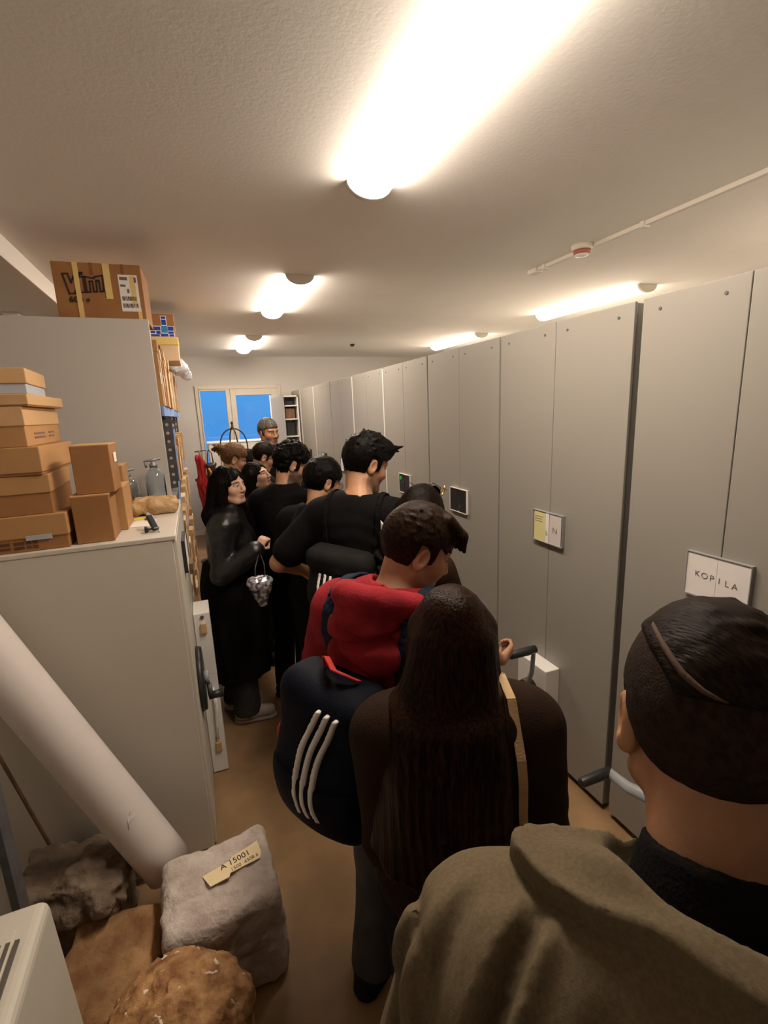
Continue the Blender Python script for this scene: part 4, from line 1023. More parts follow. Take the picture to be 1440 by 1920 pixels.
def skin_colors(s, tone, brow, lip, beard=0.0, beardc=(.05, .04, .03), gaze=(0, 0), nails=None):
    tone = A3(tone); brow = A3(brow); lip = A3(lip)
    def f(V):
        L = ((V - s.head) @ s.M) / s.hs; x, y, z = L[:, 0], L[:, 1], L[:, 2]; ax_ = np.abs(x)
        c = np.tile(tone, (len(V), 1)); mix = lambda w, t: c * (1 - w[:, None]) + A3(t) * w[:, None]
        sm = lambda v, a, b: np.clip((v - a) / (b - a), 0, 1)
        fr = (y > .02)
        c = mix(np.exp(-((ax_ - .042) ** 2 + (z + .02) ** 2) / .0006) * .18 * fr, tone * A3((1.15, .75, .68)))
        c = mix(np.exp(-(x ** 2 / .0003 + (z + .028) ** 2 / .0003)) * .2 * (y > .09), tone * A3((1.1, .75, .68)))
        if beard:
            d = np.where(fr | (ax_ > .03), 1, 0) * sm(-z, .028, .050) * (1 - np.exp(-(x ** 2 / .0003 + (z + .062) ** 2 / .00006))) * (y > -.02) * sm(z, -.145, -.12)
            c = mix(d * beard, beardc)
        wl = np.exp(-(np.maximum(ax_ - .016, 0) ** 2 / .00004 + (z + .062) ** 2 / .00005)) * (y > .072); c = mix(np.clip(wl * 1.1, 0, 1) * .85, lip)
        ml = np.exp(-(np.maximum(ax_ - .018, 0) ** 2 / .00004 + (z + .0625) ** 2 / .000004)) * (y > .07); c = mix(ml * .6, lip * .3)
        bz = .0285 - np.maximum(ax_ - .03, 0) * .25
        wb = sm(ax_, .010, .016) * (1 - sm(ax_, .046, .056)) * np.exp(-((z - bz) / .0050) ** 2) * (y > .04); c = mix(np.clip(wb * 1.2, 0, 1), brow)
        for q in (1, -1):
            ex, ez = x - .033 * q, z - .006
            we = (np.sqrt((ex / .0150) ** 2 + (ez / .0070) ** 2) < 1) & (y > .05); c[we] = (.62, .58, .55)
            wi = (np.hypot(ex - gaze[0] * .006, ez - gaze[1] * .003) < .0062) & we; c[wi] = (.025, .014, .010)
            wlash = np.exp(-((np.sqrt((ex / .0160) ** 2 + ((ez) / .0080) ** 2) - 1.02) / .16) ** 2) * (ez > -.002) * (y > .05); c = mix(np.clip(wlash, 0, 1) * .85, (.02, .014, .012))
            wlo = np.exp(-((np.sqrt((ex / .0165) ** 2 + (ez / .0085) ** 2) - 1.0) / .14) ** 2) * (ez <= -.002) * (y > .05); c = mix(wlo * .35, (.10, .05, .04))
        if nails is not None:
            for p in nails: c[np.linalg.norm(V - p, axis=1) < .0065] = (.30, .04, .12)
        return c
    return f
M_SHOEB = cloth('dark_shoe', (.02, .018, .018), .6); M_SHOEW = cloth('pale_sneaker', (.50, .46, .43), .6, bump=.1); M_SOLE = mat('shoe_sole', (.42, .38, .35), .6)
LIP = (.30, .085, .075)

def make_person(name_label, s, tone, hair, top, bottom, shoe=None, fine=.0042, coarse=.013, brow=(.03, .02, .015), beard=0.0, gaze=(0, 0), hand_spec=None, lip=LIP, beardc=(.05, .04, .03), nails=None, skin_arm=True):
    """hair: list of (name, material, builder, lo, hi, step); top/bottom: list of (name, material, builder)"""
    h = s.head; lo = np.minimum(h - .34, s.P - .34); hi = np.maximum(h + .34, s.P + .34)
    for q in (1, -1):
        for p in s.arm[q]: lo = np.minimum(lo, p - .16); hi = np.maximum(hi, p + .16)
        lo = np.minimum(lo, s.ank[q] - .26); hi = np.maximum(hi, s.ank[q] + .26)
    lo[2] = -.02; hi[2] = h[2] + .16
    fb = [(h - .155 * s.hs, h + .155 * s.hs, fine)]
    for q in (1, -1): fb.append((s.arm[q][2] - .12, s.arm[q][2] + .12, .0065))
    s.handf = {}
    F = Field(lo, hi, coarse, fb)
    s.torso(F, -.012); s.arms(F, -.004); s.legs(F, -.006); s.neck(F)
    for q in (1, -1): F.rc(s.ank[q] - A3((0, 0, .04)) * s.s, s.ank[q] - A3((0, 0, .052)) * s.s + s.FF * .13 * s.s, .032 * s.s, .026 * s.s)
    s.hands(F, hand_spec or {}); s.skull(F)
    nl = None
    if nails is not None: nl = nails(s)
    root = F.build('person', skin_mat(), loc=(s.P[0], s.P[1], 0), colors=skin_colors(s, tone, brow, lip, beard, beardc, gaze, nl))
    tag(root, name_label, 'person')
    for (nm, m, fn, *rest) in top + bottom:
        st = rest[0] if rest else .012
        G = Field(lo, hi, st); fn(s, G); G.build(nm, m, root)
    for (nm, m, fn, a, b, st) in hair:
        G = Field(h + A3(a), h + A3(b), st); fn(s, G); G.build(nm, m, root)
    for q in (1, -1):
        G = Field(s.ank[q] - .24, s.ank[q] + .24, .009); c = s.s
        a = s.ank[q] * A3((1, 1, 0)) + A3((0, 0, .052)); G.rc(a - s.FF * .035, a + s.FF * .14 * c, .044, .036, k=.02); G.rc(a + A3((0, 0, .03)), a + A3((0, 0, .06)), .044, .042, k=.02); G.cut((0, 0, .012), (0, 0, -1), .003)
        sh = G.build('shoe', shoe or M_SHOEB, root)
        G = Field(s.ank[q] - .24, s.ank[q] + .24, .009); a = a * A3((1, 1, 0)) + A3((0, 0, .014)); G.rc(a - s.FF * .038, a + s.FF * .145 * c, .046, .040, k=.01); G.cut((0, 0, .024), (0, 0, 1), .003); G.cut((0, 0, .001), (0, 0, -1), .003)
        G.build('sole', M_SOLE if (shoe is M_SHOEW) else M_SHOEB, sh)
    return root

# ---- garments
def g_hood(sc=1.0, seed=0):
    """a fallen hood: a rolled rim around the neck and a soft sack behind it"""
    def fn(s, F):
        c = s.s * sc; W = lambda r, f, u: s.S + s.R * r * c + s.TF * f * c + s.U * u * c
        n = 22; P = []
        for i in range(n + 1):
            a = math.radians(-158 + 316 * i / n); P.append((W(.098 * math.sin(a), -.030 - .100 * math.cos(a), .060 + .030 * math.cos(a)), (.026 + .010 * (1 + math.cos(a)) / 2) * c))
        for (p, r), (q, r2) in zip(P[:-1], P[1:]): F.rc(p, q, r, r2, k=.008)
        G = F.copy(); F.d[:] = BIG
        F.el(W(0, -.115, -.015), A3((.112, .062, .105)) * c, s.TM, k=.02); F.rc(W(-.085, -.03, .03), W(-.03, -.14, -.09), .046 * c, .040 * c, k=.04); F.rc(W(.085, -.03, .03), W(.03, -.14, -.09), .046 * c, .040 * c, k=.04)
        q = F.local(s.S, s.TM); r, f, u = q; X, Y, Z = F.grid()
        for (u0, sl, a_, w) in ((-.010, .30, .026, .011), (-.065, -.35, .022, .013), (.020, -.2, .018, .010)):
            F.d = F.d + (a_ * np.exp(-((u - u0 - sl * r + .010 * vnoise(X, Y, Z, 14, seed)) / w) ** 2)).astype(np.float32)
        F.d = F.d + (.010 * vnoise(X, Y, Z, 11, seed + 2)).astype(np.float32)
        d = F.d; h_ = np.clip(.5 + .5 * (d - G.d) / .006, 0, 1); F.d = (d + (G.d - d) * h_ - .006 * h_ * (1 - h_) + .003 * vnoise(X, Y, Z, 34, seed + 4)).astype(np.float32)
        F.rc(s.S, s.head, .058 * c, .075 * c, k=.01, op='-')
    return fn
def g_top(o=.012, sleeve=2.0, hem=.10, neckr=.070, amp=.006, seed=0, flare=0.0, collar=0.0, hood=False):
    def fn(s, F):
        s.torso(F, o); s.arms(F, o, sleeve, flare=flare)
        if collar: F.rc(s.S + s.U * .02, s.S + (s.head - s.S) * .42, (.070 + o) * s.s, (.062 + o * .6) * s.s, k=.03)
        if hood:
            c = s.s; b = s.S - s.TF * .075 * c + s.U * .035 * c
            for t in np.linspace(-1, 1, 11):
                p = s.S + s.R * .100 * t * c - s.TF * (.110 * (1 - t * t) - .005 - .03 * t * t) * c + s.U * (.082 - .022 * t * t) * c
                p2 = s.S + s.R * .085 * t * c - s.TF * (.145 * (1 - t * t) + .02) * c + s.U * (-.060 + .03 * t * t) * c
                F.rc(p, p2, .024 * c, .038 * c, k=.022)
        folds(F, amp, 9, seed)
        F.cut(s.P - s.U * hem, -s.U)
        n0 = s.S + s.U * (.035 if not collar else .05); n1 = s.head + (s.head - s.S) * .3
        F.rc(n0 + (s.head - s.S) * .22, n1, neckr * s.s, (neckr + .03) * s.s, k=.012, op='-')
    return fn
def g_trousers(o=.012, amp=.006, seed=1, zcut=.045, waist=.06, flare=.012):
    def fn(s, F):
        F.el(s.P + s.U * .01, A3((.165, .115, .13)) * s.s * s.b + o * .8, s.TM, k=.03); s.legs(F, o, flare=flare); folds(F, amp, 9, seed)
        F.cut(s.P + s.U * waist, s.U); F.cut((0, 0, zcut), (0, 0, -1))
    return fn
def g_skirt(zhem=.36, o=.02, r1=.20, seed=2):
    def fn(s, F):
        w = s.P + s.Z * .16; F.rc(w, np.array([s.P[0], s.P[1], zhem]), .14, r1, k=.04); F.el(s.P, A3((.18, .135, .16)) * s.s + o, s.TM, k=.06)
        X, Y, Z = F.grid(); ang = np.arctan2(Y - s.P[1], X - s.P[0]); F.d = F.d + (.008 * np.sin(ang * 13 + 2 * vnoise(X, Y, Z, 4, seed)) * np.clip((1.0 - Z) * 1.4, 0, 1)).astype(np.float32)
        F.cut((0, 0, zhem), (0, 0, -1)); F.cut(w, (0, 0, 1))
    return fn
HB = ((-.16, -.16, -.16), (.16, .16, .20))
def eyeglasses(name, s, label, m, lens=None, up=0.0, fwd=0.0, cat='glasses', tilt=0.0):
    """a frame with two lenses and two temples, worn by the figure"""
    W = lambda x, y, z: Vector(s.head + s.M @ A3((x, y + fwd, z + up)) * s.hs)
    t = thing(name, label, cat, tuple(W(0, .1, 0)))
    fr = MB()
    for q in (1, -1):
        n = 20; fr.tube([W(q * .034 + .023 * math.cos(2 * math.pi * i / n), .104 - .004 * abs(math.cos(2 * math.pi * i / n)) + tilt * math.sin(2 * math.pi * i / n), .004 + .018 * math.sin(2 * math.pi * i / n)) for i in range(n)], .0017, 6, closed=True)
    fr.tube([W(-.012, .104, .008), W(0, .107, .011), W(.012, .104, .008)], .0016, 6); fr.build('frame', m, t)
    for q in (1, -1):
        MB().tube([W(q * .057, .100, .010), W(q * .079, .070, .011), W(q * .086, .0, .012), W(q * .084, -.012, -.006)], .0017, 6).build('temple', m, t)
        n = 18; ln = [W(q * .034 + .022 * math.cos(2 * math.pi * i / n), .1035 + tilt * math.sin(2 * math.pi * i / n), .004 + .017 * math.sin(2 * math.pi * i / n)) for i in range(n)]
        nv = Vector(s.M[:, 1]) * .0012
        MB().prism(ln, nv).build('lens', lens or M_ACRYL, t)
    return t

K_BLACK = cloth('black_cotton', (.0045,.0038,.0038)); K_BLACK2 = cloth('black_knit', (.0060,.0050,.0050), bscale=120); K_DARK = cloth('charcoal_cloth', (.010,.009,.009))
K_LEATHER = mat('black_leather', (.006,.0055,.0055), .36, var=.2, vscale=10, bump=.35, bscale=38, spec=.5)
K_BROWNJ = cloth('dark_brown_jacket', (.022,.0105,.006), .8); K_MAROON = cloth('maroon_fleece', (.27,.020,.028), .9, var=.15, bscale=160)
K_OLIVE = cloth('olive_wool', (.138, .106, .065), .95, var=.12, vscale=240, bump=.10, bscale=520); K_OLIVE2 = cloth('olive_wool_edge', (.132, .102, .063), .95, var=.12, vscale=240, bump=.10, bscale=520)
K_JEANG = cloth('grey_jeans', (.085,.082,.080), .85); K_JEANB = cloth('dark_jeans', (.010,.010,.012), .85); K_GREYT = cloth('grey_trousers', (.045,.042,.038), .9)
H_BLACK = hairm('black_hair', (.006,.0045,.004), (.0025,.002,.002)); H_BLACKL = hairm('long_black_hair', (.006,.0035,.003), (.0025,.0015,.0015), (60, 60, 3))
H_BROWN = hairm('brown_hair', (.030,.015,.008), (.009,.0045,.003)); H_BROWNL = hairm('long_brown_hair', (.026,.009,.004), (.006,.0022,.0012), (70, 70, 2.5), rough=.34)
H_FAIR = hairm('fair_brown_hair', (.15,.085,.042), (.06,.03,.015)); H_GREY = hairm('grey_hair', (.15,.14,.13), (.025,.022,.02), (70, 20, 40), contrast=(.42, .60)); H_DBROWN = hairm('dark_brown_hair', (.010,.006,.004), (.0035,.002,.0015))
H_FADE = mat('short_cropped_hair', (.030,.0175,.011), .8, col2=(.016,.009,.0055), vscale=120, bump=.35, bscale=420, stretch=(1, 1, 1), spec=.15)
T1 = (.44, .225, .125); T2 = (.48, .255, .155); T3 = (.36, .175, .095); T4 = (.60, .37, .265)

def arms_down(s, lr=(.06, .10), rr=(.06, .10), lu=-.52, ru=-.52, lf=.10, rf=.10):
    s.reach(-1, s.sh[-1] - s.R * lr[0] + s.F * lf + s.Z * lu * s.s); s.reach(1, s.sh[1] + s.R * rr[0] + s.F * rf + s.Z * ru * s.s)
def curly(s, G):
    hair_short(s, G, top=.026, side=.016, front=.056, rough=.010, nsc=55, seed=4); h = s.hs
    for i in range(60):
        r = random.Random(i); a = r.uniform(-2.2, 2.2); b = r.uniform(.25, 1.35)
        p = s.head + s.M @ A3((math.sin(a) * math.cos(b) * .082, math.cos(a) * math.cos(b) * .098, .05 + math.sin(b) * .088)) * h
        G.rc(p, p + A3((r.uniform(-.012, .012), r.uniform(-.012, .012), r.uniform(-.004, .014))), .013 * h, .010 * h, k=.008, pad=.03)

# 1 grey-haired man by the glazed door
s = Body((.673, 4.745, 1.674), -62, 1.80, hyaw=-60, hpitch=-4, build=1.05); arms_down(s)
make_person('grey-haired bearded man in a black tee, farthest back before the glazed door', s, T3, [('hair', H_GREY, lambda s, G: (hair_short(s, G, .012, .004, .064, rough=.002), tufts(s, G, 120, (.2, .8, .2), .010, .013, .035, seed=31, zmin=.03)), *HB, .005)],
            [('shirt', K_BLACK, g_top(.014, .85, .08))], [('trousers', K_JEANB, g_trousers())], brow=(.05, .04, .035), beard=.65, beardc=(.16, .14, .13), fine=.005, coarse=.016)
# 2 man with spectacles below him
s = Body((.537, 4.206, 1.488), 20, 1.66, hyaw=2, hpitch=-24, nf=.07); arms_down(s, lf=.25, rf=.25, lu=-.36, ru=-.36)
make_person('man with cropped dark hair and thin spectacles, looking down in a black hooded top', s, T2, [('hair', H_DBROWN, lambda s, G: hair_short(s, G, .012, .006, .058, rough=.002), *HB, .005)],
            [('hooded_top', K_BLACK2, g_top(.020, 2, .12, hood=True, seed=3))], [('trousers', K_JEANB, g_trousers())], fine=.005, coarse=.016)
eyeglasses('spectacles', s, 'thin dark spectacles worn by the cropped-haired man under the grey-haired one', M_BLACKP)
# 3 fair woman with a bun
s = Body((.271, 3.931, 1.512), 15, 1.68, hyaw=6, hpitch=-22, female=True, nf=.06); arms_down(s, lf=.22, rf=.22, lu=-.36, ru=-.36)
def bun(s, G):
    hair_short(s, G, .012, .010, .062, slope=.8, rough=.002, sideburn=False); c = s.hs; W = lambda *p: s.head + s.M @ A3(p) * c
    G.rc(W(0, -.10, .045), W(0, -.135, .060), .030 * c, .036 * c, k=.02)
    for k in range(9):
        r = random.Random(k + 40); G.rc(W(0, -.145, .062), W(r.uniform(-.04, .04), -.185 + r.uniform(-.02, .02), .055 + r.uniform(-.045, .035)), .014 * c, .004, k=.008)
make_person('woman with fair brown hair tied in a bun, behind the dark-haired women', s, T2, [('hair', H_FAIR, bun, (-.24, -.24, -.16), (.24, .24, .22), .005)],
            [('sweater', K_DARK, g_top(.018, 2, .10, seed=5))], [('trousers', K_JEANB, g_trousers())], fine=.005, coarse=.016, brow=(.10, .06, .03))
# 5 woman looking up
s = Body((.387, 3.479, 1.414), -20, 1.60, hyaw=-36, hpitch=20, female=True, nf=.03); arms_down(s)
make_person('woman with long dark hair looking up to the right, face lit', s, T4, [('hair', H_BLACKL, lambda s, G: hair_long(s, G, .34, .085, .012, wave=.008, seed=3), (-.24, -.24, -.42), (.24, .24, .20), .0055)],
            [('jacket', K_BLACK, g_top(.020, 2, .12, seed=6))], [('trousers', K_JEANB, g_trousers())], fine=.0045, coarse=.016, gaze=(.4, .6))
# 13 head behind the spectacled man in front
s = Body((.863, 3.51, 1.396), 20, 1.58, hyaw=10, hpitch=-28, female=True, nf=.07); arms_down(s, lf=.2, rf=.2, lu=-.36, ru=-.36)
make_person('person almost hidden, only dark hair showing above the round-haired spectacled man', s, T2, [('hair', H_DBROWN, lambda s, G: hair_long(s, G, .22, .08, .014), (-.24, -.24, -.30), (.24, .24, .20), .006)],
            [('sweater', K_BLACK2, g_top(.018, 2, .10, seed=7))], [('trousers', K_JEANB, g_trousers())], fine=.006, coarse=.018)
# 4 woman in the leather jacket
s = Body((.158, 2.863, 1.449), -12, 1.61, hyaw=-44, hpitch=5, female=True, nf=.03, pelvis=(.10, 2.86), feet_yaw=-10, step=(.06, -.02), stance=.08)
s.reach(1, (.255, 2.640, 1.118), back=.2, out=.2); s.reach(-1, s.sh[-1] + s.F * .24 - s.R * .02 - s.Z * .30)
make_person('woman with long black hair in a black leather jacket, looking back towards the camera', s, T4, [('hair', H_BLACKL, lambda s, G: hair_long(s, G, .36, .088, .014, wave=.009, seed=8, back_depth=.03), (-.26, -.26, -.46), (.26, .26, .20), .005)],
            [('jacket', K_LEATHER, g_top(.024, 1.92, .06, amp=.010, seed=8, collar=1, flare=.010), .010)],
            [('skirt', K_BLACK, g_skirt(.31, .03, .20)), ('trousers', K_GREYT, g_trousers(.010, .004, zcut=.06, flare=.035))], shoe=M_SHOEW, fine=.0036, gaze=(-.5, .1), hand_spec={1: ((.35, .15, .45), (.5, .7, -.3), .95)}, lip=(.36, .10, .09))
fb = Field((.13, 2.38, .78), (.36, 2.62, 1.02), .006)
fb.rc((.20, 2.50, .975), (.275, 2.51, .975), .030, .030, k=.03); fb.rc((.215, 2.50, .955), (.245, 2.505, .845), .042, .014, k=.03); fb.rc((.265, 2.51, .955), (.25, 2.505, .85), .035, .014, k=.03)
X, Y, Z = fb.grid(); fb.d += .009 * vnoise(X, Y, Z, 30, 5) + .006 * np.abs(vnoise(X, Y, Z, 60, 6))
t = thing('foil_pouch', 'crumpled shiny pouch hanging from the hand of the woman in leather', 'pouch', (.24, 2.5, .84))
fb.build('pouch', mat('foil_print', (.62, .58, .60), .2, col2=(.06, .055, .10), vscale=48, metal=.3, bump=.3, bscale=60, contrast=(.40, .62), coat=.5), t)
MB().tube([(.215, 2.50, .985), (.225, 2.53, 1.05), (.262, 2.605, 1.118), (.275, 2.55, 1.05), (.27, 2.51, .985)], .004).build('strap', M_BLACKP, t)

# 6 curly-haired man
s = Body((.547, 3.006, 1.532), 42, 1.74, hyaw=8, hpitch=-22, nf=.09); arms_down(s, lf=.22, rf=.2, lu=-.40, ru=-.38)
make_person('man with black curly hair and beard in a black high-necked jumper, looking down', s, T2, [('hair', H_BLACK, curly, *HB, .005)],
            [('jumper', K_BLACK2, g_top(.022, 2, .12, .072, seed=9, collar=1))], [('trousers', K_JEANB, g_trousers())], beard=.85, fine=.0042, brow=(.012, .009, .008))
W_ = lambda s, *p: Vector(s.head + s.M @ A3(p) * s.hs)
tag(MB().lathe(W_(s, .093, -.004, -.014), [(.002, -.006), (.0055, -.003), (.0055, .004), (.002, .007)], 12).build('earbud', M_WHITE, loc=W_(s, .093, -.004, -.014)), 'small white earbud in the ear of the curly-haired man', 'earbud')
# 7 round-haired man with spectacles
s = Body((.626, 2.523, 1.474), 40, 1.68, hyaw=14, hpitch=-18, nf=.08); arms_down(s, lf=.22, rf=.2, lu=-.40, ru=-.38)
make_person('man with full dark hair and clear spectacles, half behind the tall man', s, T2, [('hair', H_BLACK, lambda s, G: (hair_short(s, G, .020, .014, .052, rough=.003, nsc=50, seed=6), tufts(s, G, 200, (.2, .7, -.3), .012, .012, .035, seed=5, zmin=-.01)), *HB, .005)],
            [('jacket', K_BLACK, g_top(.024, 2, .10, .074, seed=10, hood=True))], [('trousers', K_JEANB, g_trousers())], beard=.15, fine=.0042)
eyeglasses('spectacles', s, 'clear-rimmed spectacles worn by the man half behind the tall man', M_STEEL)
# 8 tall man
s = Body((.722, 2.076, 1.603), 50, 1.80, hyaw=12, hpitch=-22, nf=.11, pelvis=(.60, 2.03), build=1.03, drop=.190)
s.reach(-1, (.46, 2.34, 1.05), out=.6, back=.5); s.reach(1, s.sh[1] + s.F * .28 + s.R * .02 - s.Z * .34)
person8 = make_person('tall man with thick swept black hair in a black tee, back to the camera', s, T1, [('hair', H_BLACK, lambda s, G: (hair_short(s, G, .016, .012, .060, quiff=.012, rough=.002, nsc=60, seed=8), tufts(s, G, 230, (.15, 1.0, .15), .022, .013, .040, seed=3, zmin=.01), [G.rc(s.head + s.M @ A3((x, .075, .10)) * s.hs, s.head + s.M @ A3((x * 1.2 + .006, .118 + .01 * math.sin(x * 300), .118 + .012 * math.sin(x * 170))) * s.hs, .017, .004, k=.008) for x in np.linspace(-.045, .045, 11)]), (-.17, -.17, -.16), (.19, .19, .22), .0045)],
            [('shirt', K_BLACK, g_top(.016, .74, .12, .080, seed=11, flare=.014))], [('trousers', K_JEANB, g_trousers(seed=4))], beard=.5, fine=.004)
sh8 = s
F = Field(s.S - .30, s.S + .20, .0045); g_top(.016, .74, .12, .080, seed=11, flare=.014)(s, F); F.d = F.d - .0035; q = F.local(s.S, s.TM); r, f, u = q
F.inter(np.maximum(np.maximum(.125 - r, (u + .02) - (.158 - r) * .9), (-.055 - u)).astype(np.float32), .002); F.inter((f + .02).astype(np.float32), .002)
F.build('shirt_mark', M_PAPER, person8)

def pack(s, c, half, tilt, rnd):
    """a soft backpack solid, in the frame of the figure's torso"""
    a = math.radians(tilt); M = s.TM @ np.array(Matrix.Rotation(a, 3, 'Y'))
    def fn(F, o=0.0):
        F.bx(c, A3(half) + o, M, rnd=rnd + o, k=.03)
        F.el(c - M[:, 1] * half[1] * .75 - M[:, 2] * half[2] * .25, A3((half[0] * .88, half[1] * .8, half[2] * .66)) + o, M, k=.04)
        X, Y, Z = F.grid(); F.d = F.d + (.005 * vnoise(X, Y, Z, 14, 3)).astype(np.float32); return F
    return fn, M
def straps(s, topfn, r0, lo_u, hi_front, wd, lift, step=.009):
    """webbing that follows the garment over one shoulder"""
    lo = s.S - .38; hi = s.S + .30
    F = Field(lo, hi, step); topfn(s, F); G = F.copy(); F.d = F.d - lift; G.d = -(G.d - .001)
    q = F.local(s.S, s.TM); r, f, u = q
    F.inter(G.d, .002); F.inter((np.abs(r - r0 - .10 * np.clip(-u - .04, 0, 1) * np.sign(-r0)) - wd).astype(np.float32), .006); F.inter((lo_u - u).astype(np.float32), .004)
    F.inter((np.where(f > 0, hi_front - u, -1)).astype(np.float32), .004)
    F.inter((s.neckcut(F) if hasattr(s, 'neckcut') else (np.abs(r) * 0 - 1)).astype(np.float32), .004)
    return F
# the tall man's backpack
s = sh8; c8 = s.loc(-.02, -.175, -.30)
fn, M8 = pack(s, c8, (.145, .070, .17), 0, .05)
t = thing('backpack', 'black backpack with grey top and three white stripes on the tall man', 'backpack', tuple(c8 - s.U * .17), 'backpacks being worn')
F = Field(c8 - .28, c8 + .28, .009); fn(F); F.build('body', cloth('black_nylon', (.005,.005,.006), .6), t)
F = Field(c8 - .28, c8 + .28, .008); fn(F, .006); q = F.local(c8, M8); F.inter((.085 - q[2]).astype(np.float32), .004); F.build('top_panel', cloth('grey_nylon', (.010,.0095,.009), .7), t)
F = Field(c8 - .28, c8 + .28, .0055); fn(F, .004); q = F.local(c8, M8); r, f, u = q
F.inter((np.abs(((r + .048 + .026 * 1.5) % .026) - .013) - .0062).astype(np.float32), .001); F.inter((np.abs(r + .048) - .039).astype(np.float32), .001); F.inter((np.abs(u + .02) - .095).astype(np.float32), .002); F.inter((f + .02).astype(np.float32), .002)
F.build('white_stripes', M_PAPER, t)
for sd in (1, -1): straps(s, g_top(.016, .74, .12, .080, seed=11, flare=.014), .120 * sd, -.22, -.20, .014, .010, .006).build('strap', K_BLACK, t)

# 9 woman with sunglasses in her hair, turning the crank
s = Body((.851, 1.763, 1.413), 8, 1.64, hyaw=24, hpitch=-26, female=True, nf=.03, armk=1.20, pelvis=(.77, 1.76))
s.handk = 1.18; s.reach(1, (1.220, 1.655, .668), out=.1, back=.2); s.reach(-1, s.sh[-1] + s.F * .24 - s.Z * .34)
G_ = np.array([1.305, 1.695, .690])
def nails_(s):
    w, d, n, sd, c = s.handf[1]; return [w + (sd * .03 + d * .118 + n * .03) * c, w + (sd * .010 + d * .120 + n * .034) * c, w + (sd * .045 + d * .085 + n * .04) * c]
make_person('woman with dark hair and sunglasses on her head, one hand on a shelving crank', s, T2, [('hair', H_DBROWN, lambda s, G: hair_long(s, G, .30, .085, .016, wave=.003, seed=12, lean=(-.03, .03, 0)), (-.26, -.26, -.40), (.26, .26, .20), .005)],
            [('jacket', K_BROWNJ, g_top(.020, 1.5, .10, seed=12, flare=.004)), ('hood', K_DARK, g_hood(1.12, 6), .010)], [('trousers', K_JEANB, g_trousers())], fine=.0042, hand_spec={1: ((.86, .34, .32), (-.10, .80, .35), .92)}, nails=nails_)
eyeglasses('sunglasses', s, 'dark sunglasses with gold hinges pushed up in the dark hair', M_BLACKP, M_BLACKC, up=.122, fwd=-.085, tilt=-.020, cat='sunglasses')
sg = [o for o in bpy.data.objects if o.name.startswith('sunglasses')][-1]
M_GOLD = mat('gold_hinge', (.75, .52, .18), .3, metal=.9)
a = W_(s, .080, .012, .138); MB().tube([a + Vector((0, 0, .012)), a - Vector((0, 0, .014))], .003, 8).tube([a + Vector(s.M[:, 1]) * .014, a - Vector(s.M[:, 1]) * .014], .003, 8).build('gold_cross', M_GOLD, sg)
MB().tube([W_(s, .085, .004, .126), W_(s, .091, -.006, .110), W_(s, .094, -.012, .094)], .0028, 8).build('gold_chain', M_GOLD, sg)

# 10 man in the maroon hooded top with the backpack
s = Body((.545, 1.170, 1.455), 34, 1.70, hyaw=-6, hpitch=-26, nf=.10, pelvis=(.44, 1.13), feet_yaw=30, step=(.02, -.02), drop=.165, build=1.06); s.S = s.S - s.R * .030; s.sh = {q: p - s.R * .030 for q, p in s.sh.items()}; s10 = s
s.reach(-1, s.sh[-1] + s.F * .20 - s.R * .03 - s.Z * .40, out=.6); s.reach(1, s.sh[1] + s.F * .26 - s.R * .02 - s.Z * .36)
HOOD10 = g_top(.026, 2, .14, .074, amp=.008, seed=13)
make_person('man with brown hair in a maroon hooded top, wearing the navy striped backpack', s, T2, [('hair', H_BROWN, lambda s, G: (hair_short(s, G, .012, .008, .060, quiff=.0, rough=.0012, nsc=60, seed=10), tufts(s, G, 260, (.35, 1.0, -.25), .008, .012, .046, seed=9, zmin=-.02), [(G.rc(s.head + s.M @ A3((x, .035, .118)) * s.hs, s.head + s.M @ A3((x + .006, .088, .092)) * s.hs, .018, .016, k=.012), G.rc(s.head + s.M @ A3((x + .006, .088, .092)) * s.hs, s.head + s.M @ A3((x + .014, .108, .060 + .006 * math.sin(x * 200))) * s.hs, .016, .006, k=.008)) for x in np.linspace(-.050, .050, 10)]), (-.17, -.17, -.16), (.18, .18, .20), .004)],
            [('hooded_top', K_MAROON, HOOD10, .009), ('hood', K_MAROON, g_hood(1.08, 3), .0075)], [('trousers', K_JEANG, g_trousers(.016, .008, seed=6))], fine=.0034, brow=(.03, .018, .010), beard=.12)
# the navy backpack
c10 = s.loc(-.022, -.232, -.258); fn, M10 = pack(s, c10, (.142, .080, .195), 3, .06)
t = thing('backpack', 'navy backpack with three white stripes and red loop on the maroon top', 'backpack', tuple(c10 - s.U * .2), 'backpacks being worn')
K_NAVY = cloth('navy_nylon', (.0045,.006,.012), .65, bscale=300); K_NAVY2 = cloth('navy_webbing', (.012,.019,.036), .8, bscale=300); K_REDW = mat('red_webbing', (.55, .035, .025), .7, bump=.2, bscale=300)
F = Field(c10 - .34, c10 + .34, .008); fn(F); F.build('body', K_NAVY, t)
F = Field(c10 - .34, c10 + .34, .007); fn(F, .007); q = F.local(c10, M10); F.inter(((q[2] + .02)).astype(np.float32), .005); F.inter((q[1] + .02).astype(np.float32), .005); F.inter((np.abs(q[0]) - .125).astype(np.float32), .01); F.build('front_pocket', K_NAVY, t)
F = Field(c10 - .34, c10 + .34, .0045); fn(F, .0105); q = F.local(c10, M10); r, f, u = q; rr_ = r - .008 - 1.5 * (u - .02) ** 2 - .10 * u
F.inter((np.abs(((rr_ + .0255 * 1.5) % .0255) - .01275) - .0062).astype(np.float32), .001); F.inter((np.abs(rr_) - .038).astype(np.float32), .001); F.inter((np.abs(u - .022) - .130).astype(np.float32), .002); F.inter((f + .02).astype(np.float32), .002)
F.build('white_stripes', M_PAPER, t)
top = Vector(c10 + M10[:, 2] * .195 + M10[:, 1] * .02)
